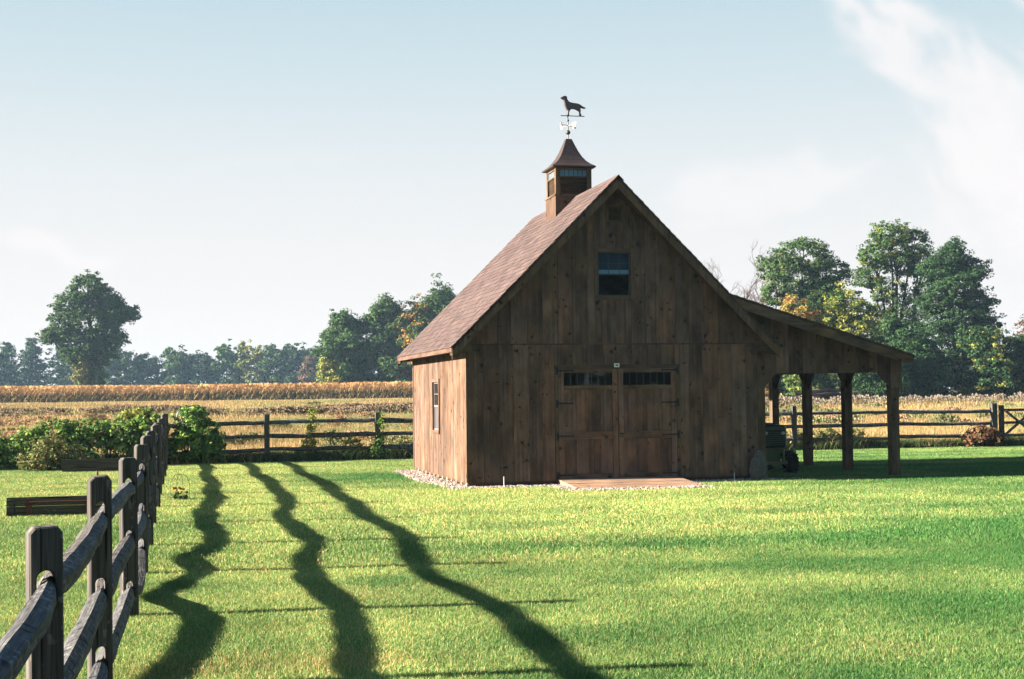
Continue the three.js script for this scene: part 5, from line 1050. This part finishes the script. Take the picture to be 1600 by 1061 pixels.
  shrub('fence_vine', 'vine twined round the fence post next to the barn', 4.98, 36.32, [[0.07, 0.98, 0, 0.06, 0.22, 0.07, 0.10], [0.05, 0.55, 0, 0.09, 0.25, 0.08, 0.12], [-0.02, 0.25, 0, 0.25, 0.22, 0.2, 0.4]], { ...O, leaf: 0.075, seed: 1029, palette: greens.hedge });
  shrub('fence_vine', 'yellowing scrambling vine low on the fence left of the barn', 4.2, 36.55, [[-0.3, 0.68, 0, 0.32, 0.10, 0.15, 0.3], [0.15, 0.42, 0, 0.3, 0.2, 0.2, 0.5], [0.2, 0.2, 0, 0.5, 0.2, 0.25, 0.5]], { ...O, leaf: 0.06, seed: 1033, palette: greens.yellow });
  shrub('fence_vine', 'low green bramble at the fence foot beside the barn wall', 6.0, 36.6, [[-0.2, 0.28, 0, 0.5, 0.24, 0.25, 0.7], [0.5, 0.42, 0, 0.4, 0.25, 0.2, 0.6]], { ...O, leaf: 0.07, seed: 1037, palette: greens.hay });
  shrub('fence_vine', 'bramble on the fence seen through the lean-to opening', 17.4, 36.6, [[0, 0.40, 0, 0.5, 0.25, 0.2, 0.7], [-0.8, 0.28, 0, 0.4, 0.25, 0.2, 0.6], [0.9, 0.38, 0, 0.5, 0.2, 0.2, 0.6]], { ...O, leaf: 0.07, seed: 1041, palette: greens.hay });
  shrub('rusty_shrub', 'reddish brown shrub in front of the fence by the gate', 22.05, 36.05, [[0, 0.34, 0, 0.42, 0.30, 0.36, 1.4], [-0.3, 0.22, 0.05, 0.3, 0.22, 0.3, 1], [0.32, 0.22, 0.05, 0.3, 0.22, 0.3, 1]], { ...O, leaf: 0.10, seed: 1045, palette: greens.rusty, clumpsPerLobe: 40 });
  // marigolds inside a bent wire guard by the fence
  const fl = thing('flower_clump', 'small clump of orange flowers with wire guard beside the fence', 'flowers', [0.02, 0, -23.6]), rng = mulberry(1051);
  const leaves = foliage(1053, [[0, 0.07, 0, 0.13, 0.08, 0.13, 1]], { leaf: 0.045, clumpsPerLobe: 24, perClump: 14, clumpR: 0.05, palette: greens.base });
  part(fl, 'leaves', leaves.geometry, M.leaf);
  const om = [std([0.413, 0.133, 0.013]), std([0.467, 0.227, 0.020])];
  for (let i = 0; i < 9; i++) { const g = new THREE.IcosahedronGeometry(0.028, 1); g.scale(1, 0.6, 1); g.translate((rng() - 0.5) * 0.24, 0.13 + 0.09 * rng(), (rng() - 0.5) * 0.2); part(fl, 'bloom', g, om[i % 2]); }
  for (const r of [0, Math.PI / 2]) { const P = new THREE.CatmullRomCurve3([v3(-0.15, 0, 0), v3(-0.15, 0.30, 0), v3(-0.08, 0.42, 0), v3(0.08, 0.42, 0), v3(0.15, 0.30, 0), v3(0.15, 0, 0)]).getPoints(20), g = tube(P, P.map(() => 0.0035), 5); g.rotateY(r + 0.3); part(fl, 'wire_guard', g, M.iron); }
}
{
  // unseen wood added behind the viewpoint: darkens the panes and the gable wall
  const L = [], rng = mulberry(1101);
  for (let k = 0; k < 26; k++) { const x = -22 + k * 3.4, H = 12 + 5 * rng(), z = 4 * rng(); L.push([x, H * 0.30, z, 3.0, H * 0.30, 2.6, 1], [x + rng(), H * 0.68, z, 2.7, H * 0.30, 2.4, 1]); }
  const w = lit(new THREE.Mesh(foliage(1103, L, { leaf: 0.7, clumpsPerLobe: 46, perClump: 24, clumpR: 1.0, palette: greens.dark }).geometry, M.leaf)); w.name = 'added_woods'; w.position.set(0, 0, 14); scene.add(tag(w, 'unseen dark wood added behind the viewpoint to keep low sky off the gable wall', 'wood', null, 'stuff'));
}
renderer.render(scene, camera);
